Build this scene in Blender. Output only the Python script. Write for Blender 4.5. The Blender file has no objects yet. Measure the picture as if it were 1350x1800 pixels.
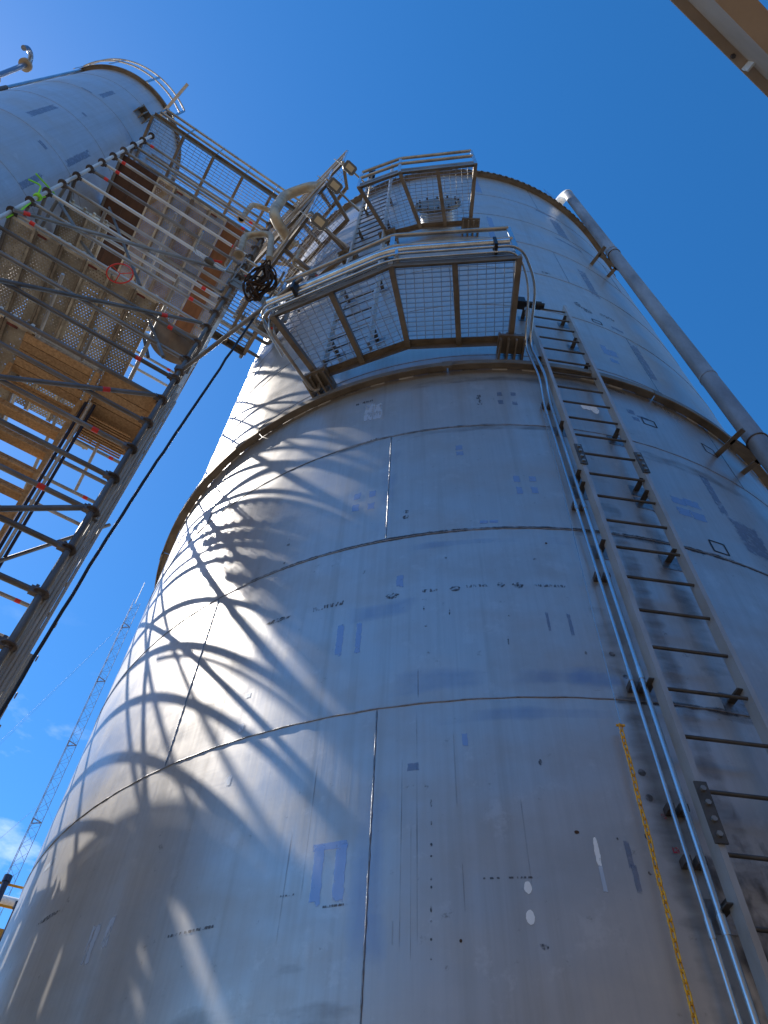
import bpy, math, random
from mathutils import Vector, Matrix, Euler

random.seed(11)
S = bpy.context.scene
COL = S.collection
R_ = math.radians

# ------------------------------------------------------------------ camera
cam_d = bpy.data.cameras.new('camera')
cam = bpy.data.objects.new('camera', cam_d); COL.objects.link(cam)
cam_d.sensor_fit = 'VERTICAL'; cam_d.sensor_height = 36.0
cam_d.lens = 36.0 * 1263.1 / 1800.0
cam_d.clip_start = 0.05; cam_d.clip_end = 6000
pitch, roll = R_(54.18), R_(3.364)
rot = Matrix.Rotation(R_(90) + pitch, 4, 'X') @ Matrix.Rotation(roll, 4, 'Z')
cam.matrix_world = Matrix.Translation((0, 0, 1.6)) @ rot
S.camera = cam

# ------------------------------------------------------------------ daylight
SUN_AZ, SUN_EL = 162.0, 49.8          # azimuth counted from +X towards +Y
world = bpy.data.worlds.new('World'); S.world = world; world.use_nodes = True
wn, wl = world.node_tree.nodes, world.node_tree.links
bg = wn['Background']
sky = wn.new('ShaderNodeTexSky'); sky.sky_type = 'NISHITA'; sky.sun_disc = False
sky.sun_elevation = R_(SUN_EL); sky.sun_rotation = R_(90 - SUN_AZ)
sky.altitude = 1500; sky.air_density = 1.0; sky.dust_density = 0.35; sky.ozone_density = 2.5
hsv = wn.new('ShaderNodeHueSaturation'); hsv.inputs['Saturation'].default_value = 1.32
hsv.inputs['Value'].default_value = 1.0
wl.new(sky.outputs[0], hsv.inputs['Color'])
# thin scattered fair-weather wisps low over the horizon, all the way round
tc = wn.new('ShaderNodeTexCoord')
sep = wn.new('ShaderNodeSeparateXYZ'); wl.new(tc.outputs['Generated'], sep.inputs[0])
mpc = wn.new('ShaderNodeMapping'); mpc.inputs['Scale'].default_value = (11.0, 11.0, 26.0)
mpc.inputs['Location'].default_value = (0.3, 1.9, 0.4)
wl.new(tc.outputs['Generated'], mpc.inputs[0])
cn = wn.new('ShaderNodeTexNoise'); cn.inputs['Scale'].default_value = 1.0
cn.inputs['Detail'].default_value = 7; cn.inputs['Roughness'].default_value = .58
wl.new(mpc.outputs[0], cn.inputs['Vector'])
cr = wn.new('ShaderNodeValToRGB'); cr.color_ramp.elements[0].position = .53; cr.color_ramp.elements[1].position = .72
wl.new(cn.outputs['Fac'], cr.inputs[0])
hr = wn.new('ShaderNodeMapRange'); hr.inputs['From Min'].default_value = .66; hr.inputs['From Max'].default_value = .38
hr.inputs['To Min'].default_value = 0; hr.inputs['To Max'].default_value = .36; hr.clamp = True
wl.new(sep.outputs['Z'], hr.inputs['Value'])
cm = wn.new('ShaderNodeMath'); cm.operation = 'MULTIPLY'
wl.new(cr.outputs['Color'], cm.inputs[0]); wl.new(hr.outputs[0], cm.inputs[1])
mixc = wn.new('ShaderNodeMix'); mixc.data_type = 'RGBA'
wl.new(cm.outputs[0], mixc.inputs['Factor']); wl.new(hsv.outputs[0], mixc.inputs['A'])
mixc.inputs['B'].default_value = (6.5, 7.0, 8.2, 1)
wl.new(mixc.outputs['Result'], bg.inputs['Color'])
bg.inputs['Strength'].default_value = 0.147

sun_d = bpy.data.lights.new('sun', 'SUN'); sun_d.energy = 4.2; sun_d.angle = R_(0.53)
sun_d.color = (1.0, 0.94, 0.85)
sun = bpy.data.objects.new('sun', sun_d); COL.objects.link(sun)
sd = Vector((math.cos(R_(SUN_AZ)) * math.cos(R_(SUN_EL)), math.sin(R_(SUN_AZ)) * math.cos(R_(SUN_EL)), math.sin(R_(SUN_EL))))
sun.rotation_euler = sd.to_track_quat('Z', 'Y').to_euler(); sun.location = sd * 60
S.view_settings.view_transform = 'Standard'; S.view_settings.look = 'None'
S.view_settings.exposure = 0.7; S.view_settings.gamma = 1.0; S.view_settings.use_curve_mapping = False
S.cycles.max_bounces = 8; S.cycles.transparent_max_bounces = 24

# ------------------------------------------------------------------ object helpers
WMX = {}
def put(o, M, parent=None):
    WMX[o.name] = M
    if parent is not None:
        o.parent = parent; o.matrix_basis = WMX[parent.name].inverted() @ M
    else:
        o.matrix_basis = M
    return o
def tag(o, label=None, cat=None, group=None, kind=None):
    if label: o['label'] = label
    if cat: o['category'] = cat
    if group: o['group'] = group
    if kind: o['kind'] = kind
    return o
def thing(name, label, cat, loc=(0, 0, 0), group=None):
    o = bpy.data.objects.new(name, None); COL.objects.link(o); o.empty_display_size = .2
    put(o, Matrix.Translation(loc)); return tag(o, label, cat, group)
def inst(name, mesh, M, parent=None, **k):
    o = bpy.data.objects.new(name, mesh); COL.objects.link(o); put(o, M, parent); return tag(o, **k)
def frame(p0, p1, up=(0, 0, 1)):
    """matrix whose Z runs p0->p1, origin p0; Y close to up"""
    p0, p1 = Vector(p0), Vector(p1); z = (p1 - p0).normalized(); up = Vector(up)
    if abs(z.dot(up)) > .999: up = Vector((0, 1, 0)) if abs(z.y) < .9 else Vector((1, 0, 0))
    x = up.cross(z).normalized(); y = z.cross(x)
    return Matrix(((x.x, y.x, z.x, p0.x), (x.y, y.y, z.y, p0.y), (x.z, y.z, z.z, p0.z), (0, 0, 0, 1)))

class MB:
    def __init__(s): s.v = []; s.f = []; s.sm = []
    def add(s, vs, fs, smooth=False):
        n = len(s.v); s.v += [tuple(v) for v in vs]
        for f in fs: s.f.append(tuple(i + n for i in f)); s.sm.append(smooth)
        return s
    def box(s, c, hx, hy, hz, M=None):
        vs = [Vector((c[0] + a * hx, c[1] + b * hy, c[2] + d * hz)) for d in (-1, 1) for b in (-1, 1) for a in (-1, 1)]
        if M is not None: vs = [M @ v for v in vs]
        return s.add(vs, [(0, 2, 3, 1), (4, 5, 7, 6), (0, 1, 5, 4), (2, 6, 7, 3), (0, 4, 6, 2), (1, 3, 7, 5)])
    def bar(s, p0, p1, w, h, up=(0, 0, 1)):
        M = frame(p0, p1, up); L = (Vector(p1) - Vector(p0)).length
        return s.box((0, 0, L / 2), w / 2, h / 2, L / 2, M)
    def angle(s, p0, p1, w, h, t=.008, up=(0, 0, 1)):
        """L section: web h along +up, flange w sideways"""
        M = frame(p0, p1, up); L = (Vector(p1) - Vector(p0)).length
        s.box((w / 2, t / 2, L / 2), w / 2, t / 2, L / 2, M)
        return s.box((t / 2, h / 2 + t, L / 2), t / 2, h / 2 - t / 2, L / 2, M)
    def path(s, pts, r, n=8, closed=False, caps=True):
        pts = [Vector(p) for p in pts]; m = len(pts); rings = []; prev = None
        for i, p in enumerate(pts):
            if closed: d = (pts[(i + 1) % m] - pts[i - 1])
            else: d = (pts[min(i + 1, m - 1)] - pts[max(i - 1, 0)])
            d.normalize()
            if prev is None:
                a = Vector((0, 0, 1)) if abs(d.z) < .9 else Vector((1, 0, 0)); x = a.cross(d).normalized()
            else:
                x = (prev - d * prev.dot(d)).normalized()
            prev = x; y = d.cross(x)
            rr = r[i] if isinstance(r, (list, tuple)) else r
            rings.append([p + (x * math.cos(2 * math.pi * k / n) + y * math.sin(2 * math.pi * k / n)) * rr for k in range(n)])
        vs = [v for g in rings for v in g]; fs = []
        for i in range(m if closed else m - 1):
            j = (i + 1) % m
            for k in range(n): fs.append((i * n + k, i * n + (k + 1) % n, j * n + (k + 1) % n, j * n + k))
        s.add(vs, fs, True)
        if not closed and caps:
            s.add(rings[0], [tuple(range(n - 1, -1, -1))]); s.add(rings[-1], [tuple(range(n))])
        return s
    def tube(s, p0, p1, r, n=8): return s.path([p0, p1], r, n)
    def mesh(s, name, mat):
        m = bpy.data.meshes.new(name); m.from_pydata(s.v, [], s.f)
        m.polygons.foreach_set('use_smooth', s.sm); m.materials.append(mat); m.update(); return m
    def build(s, name, mat, parent=None, M=None, **k):
        """vertices are in world space (or in M's space); origin goes to parent's origin"""
        if M is None:
            M = Matrix.Translation(WMX[parent.name].to_translation()) if parent is not None else Matrix.Translation(Vector(s.v[0]))
            inv = M.inverted(); s.v = [tuple(inv @ Vector(v)) for v in s.v]
        return inst(name, s.mesh(name, mat), M, parent, **k)

def arcpts(c, a0, a1, r, z, n, sz=1.0):
    return [Vector((c[0] + r * math.cos(R_(a0 + (a1 - a0) * i / n)), c[1] + r * math.sin(R_(a0 + (a1 - a0) * i / n)), z)) for i in range(n + 1)]
def sweep(mb, c, prof, a0, a1, n, full=False, smooth=True):
    """closed (r,z) profile swept round the vertical axis through c"""
    k = len(prof); vs = []
    for i in range(n + (0 if full else 1)):
        a = R_(a0 + (a1 - a0) * i / n)
        for (r, z) in prof: vs.append((c[0] + r * math.cos(a), c[1] + r * math.sin(a), z))
    fs = []
    m = n if full else n
    tot = n if full else n + 1
    for i in range(m):
        j = (i + 1) % tot
        for q in range(k):
            p = (q + 1) % k; fs.append((i * k + q, j * k + q, j * k + p, i * k + p))
    mb.add(vs, fs, False)
    if not full:
        mb.add([vs[q] for q in range(k)], [tuple(range(k))]); mb.add([vs[n * k + q] for q in range(k)], [tuple(range(k - 1, -1, -1))])
    return mb
def fillet(pts, rad, n=6):
    """round the corners of a polyline"""
    pts = [Vector(p) for p in pts]; out = [pts[0]]
    for a, b, c in zip(pts, pts[1:], pts[2:]):
        d1 = (a - b); d2 = (c - b); r = min(rad, d1.length * .48, d2.length * .48)
        p = b + d1.normalized() * r; q = b + d2.normalized() * r
        for i in range(n + 1):
            t = i / n; out.append(p * (1 - t) ** 2 + b * 2 * t * (1 - t) + q * t * t)
    out.append(pts[-1]); return out

# ------------------------------------------------------------------ materials
def mat(name, col, rough=.6, metal=0., noise=None, bump=0., spec=.5, var=0.):
    """noise = (scale vector, colour 2, low, high); var = per-object brightness spread"""
    m = bpy.data.materials.new(name); m.use_nodes = True; n, l = m.node_tree.nodes, m.node_tree.links
    b = n['Principled BSDF']; b.inputs['Roughness'].default_value = rough; b.inputs['Metallic'].default_value = metal
    b.inputs['Base Color'].default_value = (*col, 1); b.inputs['Specular IOR Level'].default_value = spec
    out = None
    if noise or bump:
        t = n.new('ShaderNodeTexCoord'); mp = n.new('ShaderNodeMapping'); l.new(t.outputs['Object'], mp.inputs[0])
        oi = n.new('ShaderNodeObjectInfo'); cmb = n.new('ShaderNodeMath'); cmb.operation = 'MULTIPLY'; cmb.inputs[1].default_value = 37
        l.new(oi.outputs['Random'], cmb.inputs[0]); l.new(cmb.outputs[0], mp.inputs['Location'])
        sc = noise[0] if noise else (6, 6, 6); mp.inputs['Scale'].default_value = sc
        nt = n.new('ShaderNodeTexNoise'); nt.inputs['Scale'].default_value = 1; nt.inputs['Detail'].default_value = 8; nt.inputs['Roughness'].default_value = .62
        l.new(mp.outputs[0], nt.inputs['Vector'])
        if noise:
            rr = n.new('ShaderNodeMapRange'); rr.inputs['From Min'].default_value = noise[2]; rr.inputs['From Max'].default_value = noise[3]
            l.new(nt.outputs['Fac'], rr.inputs['Value'])
            mx = n.new('ShaderNodeMix'); mx.data_type = 'RGBA'; mx.inputs['A'].default_value = (*col, 1); mx.inputs['B'].default_value = (*noise[1], 1)
            l.new(rr.outputs[0], mx.inputs['Factor']); out = mx.outputs['Result']
        if bump:
            bp = n.new('ShaderNodeBump'); bp.inputs['Strength'].default_value = bump; bp.inputs['Distance'].default_value = .01
            l.new(nt.outputs['Fac'], bp.inputs['Height']); l.new(bp.outputs[0], b.inputs['Normal'])
    if var:
        oi2 = n.new('ShaderNodeObjectInfo'); h = n.new('ShaderNodeHueSaturation')
        vr = n.new('ShaderNodeMapRange'); vr.inputs['To Min'].default_value = 1 - var; vr.inputs['To Max'].default_value = 1 + var
        l.new(oi2.outputs['Random'], vr.inputs['Value']); l.new(vr.outputs[0], h.inputs['Value'])
        if out is not None: l.new(out, h.inputs['Color'])
        else: h.inputs['Color'].default_value = (*col, 1)
        out = h.outputs[0]
    if out is not None: l.new(out, b.inputs['Base Color'])
    return m

def tank_mat(name, base=(.58, .585, .59), metal=.55, r0=.36):
    """mill-finish stainless plate: brushed grain, cloudy handling marks, pickled zones, drip streaks"""
    m = bpy.data.materials.new(name); m.use_nodes = True; n, l = m.node_tree.nodes, m.node_tree.links
    b = n['Principled BSDF']; b.inputs['Metallic'].default_value = metal
    t = n.new('ShaderNodeTexCoord')
    def noise(scale, detail=6, rough=.6, loc=(0, 0, 0)):
        mp = n.new('ShaderNodeMapping'); mp.inputs['Scale'].default_value = scale; mp.inputs['Location'].default_value = loc
        l.new(t.outputs['Object'], mp.inputs[0]); x = n.new('ShaderNodeTexNoise'); x.inputs['Scale'].default_value = 1
        x.inputs['Detail'].default_value = detail; x.inputs['Roughness'].default_value = rough; l.new(mp.outputs[0], x.inputs['Vector']); return x.outputs['Fac']
    def rng(src, a, c, lo, hi):
        x = n.new('ShaderNodeMapRange'); x.inputs['From Min'].default_value = a; x.inputs['From Max'].default_value = c
        x.inputs['To Min'].default_value = lo; x.inputs['To Max'].default_value = hi; l.new(src, x.inputs['Value']); return x.outputs[0]
    def math_(op, a, c):
        x = n.new('ShaderNodeMath'); x.operation = op
        for i, s_ in enumerate((a, c)):
            if isinstance(s_, (int, float)): x.inputs[i].default_value = s_
            else: l.new(s_, x.inputs[i])
        return x.outputs[0]
    def mix(fac, a, c):
        x = n.new('ShaderNodeMix'); x.data_type = 'RGBA'; l.new(fac, x.inputs['Factor'])
        for k, s_ in (('A', a), ('B', c)):
            if isinstance(s_, tuple): x.inputs[k].default_value = (*s_, 1)
            else: l.new(s_, x.inputs[k])
        return x.outputs['Result']
    cloud = noise((.55, .55, .8), 5, .55); cloud2 = noise((1.7, 1.7, 2.6), 7, .6, (4, 1, 7))
    drip = noise((9, 9, .22), 6, .6); fine = noise((34, 34, 1.1), 5, .65); brushh = noise((3, 3, 70), 3, .6); spots = noise((14, 14, 14), 8, .7)
    c = mix(rng(cloud, .35, .68, 0, 1), tuple(v * .86 for v in base), base)
    c = mix(rng(fine, .42, .7, 0, .35), c, tuple(v * .72 for v in base))
    c = mix(rng(cloud2, .46, .68, 0, .6), c, tuple(v * f for v, f in zip(base, (.74, .72, .70))))
    c = mix(rng(drip, .54, .76, 0, .5), c, tuple(v * f for v, f in zip(base, (.62, .58, .53))))
    c = mix(rng(noise((5, 5, 5), 9, .7, (8, 2, 1)), .58, .66, 0, .3), c, tuple(v * 1.18 for v in base))
    c = mix(rng(spots, .64, .72, 0, .6), c, (.16, .14, .12))
    l.new(c, b.inputs['Base Color'])
    rr = math_('ADD', rng(cloud, .3, .7, r0 + .10, r0 - .05), rng(cloud2, .4, .7, -.04, .08))
    rr = math_('ADD', rr, rng(fine, .3, .7, -.03, .03)); l.new(rr, b.inputs['Roughness'])
    hsum = math_('ADD', math_('MULTIPLY', fine, .25), math_('ADD', math_('MULTIPLY', brushh, .09), math_('MULTIPLY', noise((.9, .9, 1.3), 2, .5, (2, 3, 5)), 9)))
    bp = n.new('ShaderNodeBump'); bp.inputs['Strength'].default_value = .35; bp.inputs['Distance'].default_value = .006
    l.new(hsum, bp.inputs['Height']); l.new(bp.outputs[0], b.inputs['Normal'])
    return m

def perf_mat(name, col, col2, pitch=.036, rad=.0070, var=.25):
    """pressed plank deck with rows of round holes that really let light through"""
    m = mat(name, col, .75, .25, ((5, 5, 5), col2, .35, .65), .3, var=var); n, l = m.node_tree.nodes, m.node_tree.links
    b = n['Principled BSDF']; o = n['Material Output']; t = n.new('ShaderNodeTexCoord')
    sx = n.new('ShaderNodeSeparateXYZ'); l.new(t.outputs['Object'], sx.inputs[0])
    def M(op, a, c=None):
        x = n.new('ShaderNodeMath'); x.operation = op
        for i, s_ in enumerate((a, c)):
            if s_ is None: continue
            if isinstance(s_, (int, float)): x.inputs[i].default_value = s_
            else: l.new(s_, x.inputs[i])
        return x.outputs[0]
    yy = M('DIVIDE', sx.outputs['Z'], pitch)
    row = M('FLOOR', yy); off = M('MULTIPLY', M('MODULO', row, 2.0), .5)
    xx = M('ADD', M('DIVIDE', sx.outputs['X'], pitch * 1.15), off)
    fx = M('SUBTRACT', M('FRACT', xx), .5); fy = M('SUBTRACT', M('FRACT', yy), .5)
    d = M('SQRT', M('ADD', M('MULTIPLY', M('MULTIPLY', fx, fx), 1.32), M('MULTIPLY', fy, fy)))
    hole = M('LESS_THAN', d, rad / pitch)
    inside = M('LESS_THAN', M('ABSOLUTE', sx.outputs['X']), .125)
    band = M('GREATER_THAN', M('FRACT', M('DIVIDE', sx.outputs['Z'], .43)), .12)
    f = M('MULTIPLY', M('MULTIPLY', hole, inside), 1.0)
    # only the horizontal skin is punched, the side flanges are whole
    g = n.new('ShaderNodeNewGeometry'); tr = n.new('ShaderNodeBsdfTransparent'); ms = n.new('ShaderNodeMixShader')
    l.new(f, ms.inputs[0]); l.new(b.outputs[0], ms.inputs[1]); l.new(tr.outputs[0], ms.inputs[2]); l.new(ms.outputs[0], o.inputs['Surface'])
    return m

M_TANK = tank_mat('stainless_plate', (.585, .56, .535), .66, .36)
M_TANK2 = tank_mat('stainless_plate_small', (.56, .57, .6), .6, .4)
M_WELD = mat('weld_bead', (.33, .33, .34), .38, .85, ((30, 30, 30), (.2, .19, .18), .4, .7), .6)
M_FRAME = mat('stainless_section', (.29, .245, .19), .5, .5, ((4, 4, 9), (.16, .125, .09), .38, .7), .2, var=.12)
M_RUNG = mat('dark_rung_steel', (.13, .115, .1), .5, .5, ((9, 9, 9), (.07, .06, .05), .4, .7), .2)
M_RAIL = mat('stainless_tube', (.48, .44, .39), .36, .75, ((5, 5, 5), (.27, .235, .2), .4, .7), .15, var=.1)
M_GRATE = mat('grating_bar', (.50, .49, .47), .4, .7)
M_LRAIL = mat('ladder_rail_steel', (.44, .435, .43), .45, .4, ((6, 6, 3), (.36, .33, .3), .42, .7), .25)
M_BOLT = mat('zinc_bolt', (.32, .31, .29), .45, .7)
M_COND = mat('galvanized_conduit', (.62, .66, .68), .26, .9, ((8, 8, 2), (.42, .45, .47), .4, .7), .1)
M_PIPE = mat('downpipe_steel', (.33, .335, .35), .55, .4, ((2.2, 2.2, .9), (.17, .165, .17), .4, .68), .3)
M_WHITE = mat('white_pipe', (.74, .74, .72), .5, .1, ((6, 6, 6), (.5, .48, .45), .5, .75), .1)
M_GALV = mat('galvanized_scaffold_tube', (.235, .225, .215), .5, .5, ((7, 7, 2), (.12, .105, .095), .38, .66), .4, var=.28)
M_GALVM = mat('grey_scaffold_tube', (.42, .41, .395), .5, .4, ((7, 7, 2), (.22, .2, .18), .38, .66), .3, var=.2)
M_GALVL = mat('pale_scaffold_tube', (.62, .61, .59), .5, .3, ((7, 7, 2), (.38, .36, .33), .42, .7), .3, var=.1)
M_CAST = mat('cast_coupler', (.16, .15, .145), .6, .6, ((20, 20, 20), (.1, .06, .045), .4, .7), .4, var=.3)
M_RUSTC = mat('rusty_red_coupler', (.22, .055, .045), .65, .2, ((20, 20, 20), (.1, .035, .03), .4, .7), .3)
M_RED = mat('red_tape', (.72, .035, .02), .5, 0)
M_PLANK = perf_mat('perforated_steel_plank', (.46, .43, .36), (.29, .25, .19))
M_PLANKR = perf_mat('rusty_steel_plank', (.50, .41, .29), (.3, .2, .11), rad=.0062)
M_PLANKW = mat('pale_plank_flange', (.68, .62, .5), .65, .2, ((6, 6, 6), (.3, .26, .2), .4, .7), .2, var=.2)
M_PLY = mat('plywood_dark', (.115, .055, .032), .7, 0, ((6, 6, 2), (.06, .03, .02), .4, .7), .2)
M_PLYO = mat('plywood_orange', (.27, .12, .05), .7, 0, ((6, 6, 2), (.17, .07, .03), .4, .7), .2)
M_WOOD = mat('scaffold_timber', (.58, .38, .2), .75, 0, ((40, 40, 2.2), (.33, .19, .085), .35, .7), .4, var=.2)
M_CLAD = mat('pale_cladding', (.5, .47, .4), .6, .25, ((5, 5, 1.2), (.33, .3, .25), .4, .7), .2, var=.12)
M_BLACK = mat('black_rubber', (.012, .012, .014), .55, 0)
M_NAVY = mat('navy_painted_steel', (.012, .018, .05), .45, .1)
M_YEL = mat('safety_yellow_paint', (.62, .30, .02), .5, 0, ((9, 9, 9), (.4, .17, .02), .45, .7), .1)
M_CHAIN = mat('yellow_chain', (.95, .50, .02), .45, 0, ((60, 60, 60), (.5, .2, .02), .45, .7), .1)
M_LIME = mat('lime_strap', (.28, .75, .03), .6, 0)
M_BEIGE = mat('girder_paint', (.52, .40, .29), .6, 0, ((2.5, 2.5, 2.5), (.40, .30, .21), .4, .7), .25)
M_GREY = mat('lamp_housing', (.15, .15, .15), .5, .3)
M_LENS = mat('lamp_lens', (.55, .45, .3), .2, 0)
M_TARP = mat('canvas_sheet', (.3, .23, .17), .8, 0, ((3, 3, 3), (.17, .14, .12), .4, .7), .5)
M_HOSE = mat('brown_hose', (.055, .03, .016), .9, 0, spec=.1)
M_CREAM = mat('cream_vent_pipe', (.46, .38, .27), .5, .3, ((5, 5, 5), (.26, .19, .12), .42, .7), .2)
M_CONC = mat('concrete', (.36, .34, .31), .85, 0, ((1.2, 1.2, 1.2), (.25, .235, .21), .35, .7), .3)
M_GROUND = mat('dusty_yard_ground', (.27, .205, .14), .95, 0, ((.25, .25, .25), (.19, .14, .095), .35, .7), .4)
M_BLDG = mat('building_sheet', (.15, .125, .105), .7, .1, ((.6, .6, .6), (.1, .082, .07), .35, .7), .1)
M_BLUEP = mat('blue_pipe_reflective', (.25, .3, .38), .3, .8)

# ------------------------------------------------------------------ layout frame
C0 = (1.288, 7.197); R = 4.152                       # big tank
RS = Vector((-2.39, 3.558)); U = Vector((-.8588, -.5123)); Wd = Vector((-.5123, .8588))
def W(s, t, z): p = RS + U * s + Wd * t; return Vector((p.x, p.y, z))
def P(az, r, z, c=C0): return Vector((c[0] + r * math.cos(R_(az)), c[1] + r * math.sin(R_(az)), z))
# ------------------------------------------------------------------ ground
g = MB(); N = 40; ext = 3000
xs = [-ext, -600, -200, -80, -40, -20, -10, 0, 10, 20, 40, 80, 200, 600, ext]
vs = [(x, y, 0) for y in xs for x in xs]; k = len(xs)
g.add(vs, [(j * k + i, j * k + i + 1, (j + 1) * k + i + 1, (j + 1) * k + i) for j in range(k - 1) for i in range(k - 1)])
g.build('ground', M_GROUND, M=Matrix.Identity(4), kind='structure')
g = MB(); sweep(g, C0, [(0.01, .004), (5.0, .004), (5.0, .1), (0.01, .1)], 0, 360, 72, True)
g.build('tank_foundation', M_CONC, M=Matrix.Identity(4), kind='structure')

# ------------------------------------------------------------------ the big tank
ZT = 18.15
seam_z = [.1, 2.2, 4.21, 5.734, 7.258, 8.782, 10.306, 11.83, 13.354, 14.878, 16.402, ZT]
tank = thing('steel_tank', 'huge brushed stainless storage tank that fills the centre and right of the photo', 'tank', (C0[0], C0[1], 0.1))
CT = Matrix.Translation((C0[0], C0[1], 0.1))
def plates(parent, c, r, z0, z1, cuts, mt, t=.008):
    for a0, a1 in cuts:
        n = max(4, int((a1 - a0) / 1.0)); mb = MB(); vs = []
        for i in range(n + 1):
            a = R_(a0 + (a1 - a0) * i / n)
            for rr, z in ((r, z0), (r, z1), (r - t, z1), (r - t, z0)): vs.append((c[0] + rr * math.cos(a), c[1] + rr * math.sin(a), z))
        fi = [f for i in range(n) for f in ((i * 4 + 2, (i + 1) * 4 + 2, (i + 1) * 4 + 3, i * 4 + 3), (i * 4 + 1, (i + 1) * 4 + 1, (i + 1) * 4 + 2, i * 4 + 2), (i * 4 + 3, (i + 1) * 4 + 3, (i + 1) * 4, i * 4))]
        mb.add(vs, fi, False)
        mb.add([v for i in range(n + 1) for v in vs[i * 4:i * 4 + 2]], [(i * 2, (i + 1) * 2, (i + 1) * 2 + 1, i * 2 + 1) for i in range(n)], True)
        o = mb.build('shell_plate', mt, parent)
        # outer skin keeps exact cylinder normals
vseams = {1: [-107.7, -17.7, 72.3, 162.3], 2: [-127.7, -40, 50, 140], 3: [-107.7, -17.7, 72.3, 162.3], 4: [-137, -60.5, 30, 120],
          5: [-67.1, 20, 110, 200], 6: [-98, -8, 82, 172], 7: [-74, 16, 106, 196], 8: [-120, -55, 45, 135], 9: [-93, -3, 87, 177], 10: [-71, 19, 109, 199], 0: [-140, -50, 40, 130]}
for i in range(len(seam_z) - 1):
    cs = sorted(vseams[i]); cuts = [(cs[j], cs[j + 1] if j < 3 else cs[0] + 360) for j in range(4)]
    plates(tank, C0, R, seam_z[i], seam_z[i + 1], cuts, M_TANK)
    for a in cs:
        if a < -10 or a > 170:
            b = MB(); pts = [P(a + random.uniform(-.012, .012), R + .001, seam_z[i] + .01 + q * (seam_z[i + 1] - seam_z[i] - .02) / 60) for q in range(61)]
            b.path(pts, [.0048 + .0012 * ((q * 7) % 3 - 1) for q in range(61)], 6); b.build('vertical_weld', M_WELD, tank)
def ring_weld(z, rr=.0045):
    b = MB(); n = 720; pts = []; rad = []
    for q in range(n):
        a = q * 360 / n; pts.append(P(a, R + .001, z + .0016 * math.sin(a * 1.7) + random.uniform(-.0006, .0006))); rad.append(rr + random.uniform(-.0012, .0012))
    b.path(pts, rad, 6, closed=True); b.build('ring_weld', M_WELD, tank)
for z in seam_z[1:-1]: ring_weld(z)
# stiffener ring: two legs of a rolled angle, butt-spliced
for i in range(12):
    a0 = i * 30 - 130; b = MB()
    sweep(b, C0, [(R + .004, 8.44), (R + .004, 8.425), (R + .088, 8.425), (R + .088, 8.36), (R + .1, 8.36), (R + .1, 8.44)], a0 + .12, a0 + 29.88, 40)
    b.build('stiffener_section', M_FRAME, tank)
    b = MB(); b.box((R + .092, 0, 8.39), .012, .05, .055, Matrix.Translation((C0[0], C0[1], 0)) @ Matrix.Rotation(R_(a0), 4, 'Z')); b.build('splice_plate', M_FRAME, tank)
    if i in (0, 1, 2, 3, 11):
        for q in range(7):
            b = MB(); sweep(b, C0, [(R + .0005, 8.407), (R + .008, 8.407), (R + .008, 8.424), (R + .0005, 8.424)], a0 + 2 + q * 4.2, a0 + 4.1 + q * 4.2, 4); b.build('stitch_weld', M_WHITE if q % 3 else M_WELD, tank)
# top rim, roof and its bolted clips
b = MB(); sweep(b, C0, [(R - .05, ZT + .012), (R - .05, ZT), (R + .1, ZT), (R + .1, ZT - .06), (R + .11, ZT - .06), (R + .11, ZT + .012)], 0, 360, 240, True); b.build('rim_angle', M_FRAME, tank)
b = MB(); vs = [(C0[0], C0[1], ZT + .55)] + [tuple(P(q * 5, R, ZT + .013)) for q in range(72)]
b.add(vs, [(0, 1 + q, 1 + (q + 1) % 72) for q in range(72)], True); b.build('roof', M_TANK, tank)
cl = MB(); cl.box((R + .112, 0, -.03), .008, .03, .034); clm = cl.mesh('rim_clip', M_RUNG)
for q in range(106):
    a = -185 + q * 1.78
    inst('rim_clip', clm, Matrix.Translation((C0[0], C0[1], ZT)) @ Matrix.Rotation(R_(a), 4, 'Z'), tank)

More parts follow.
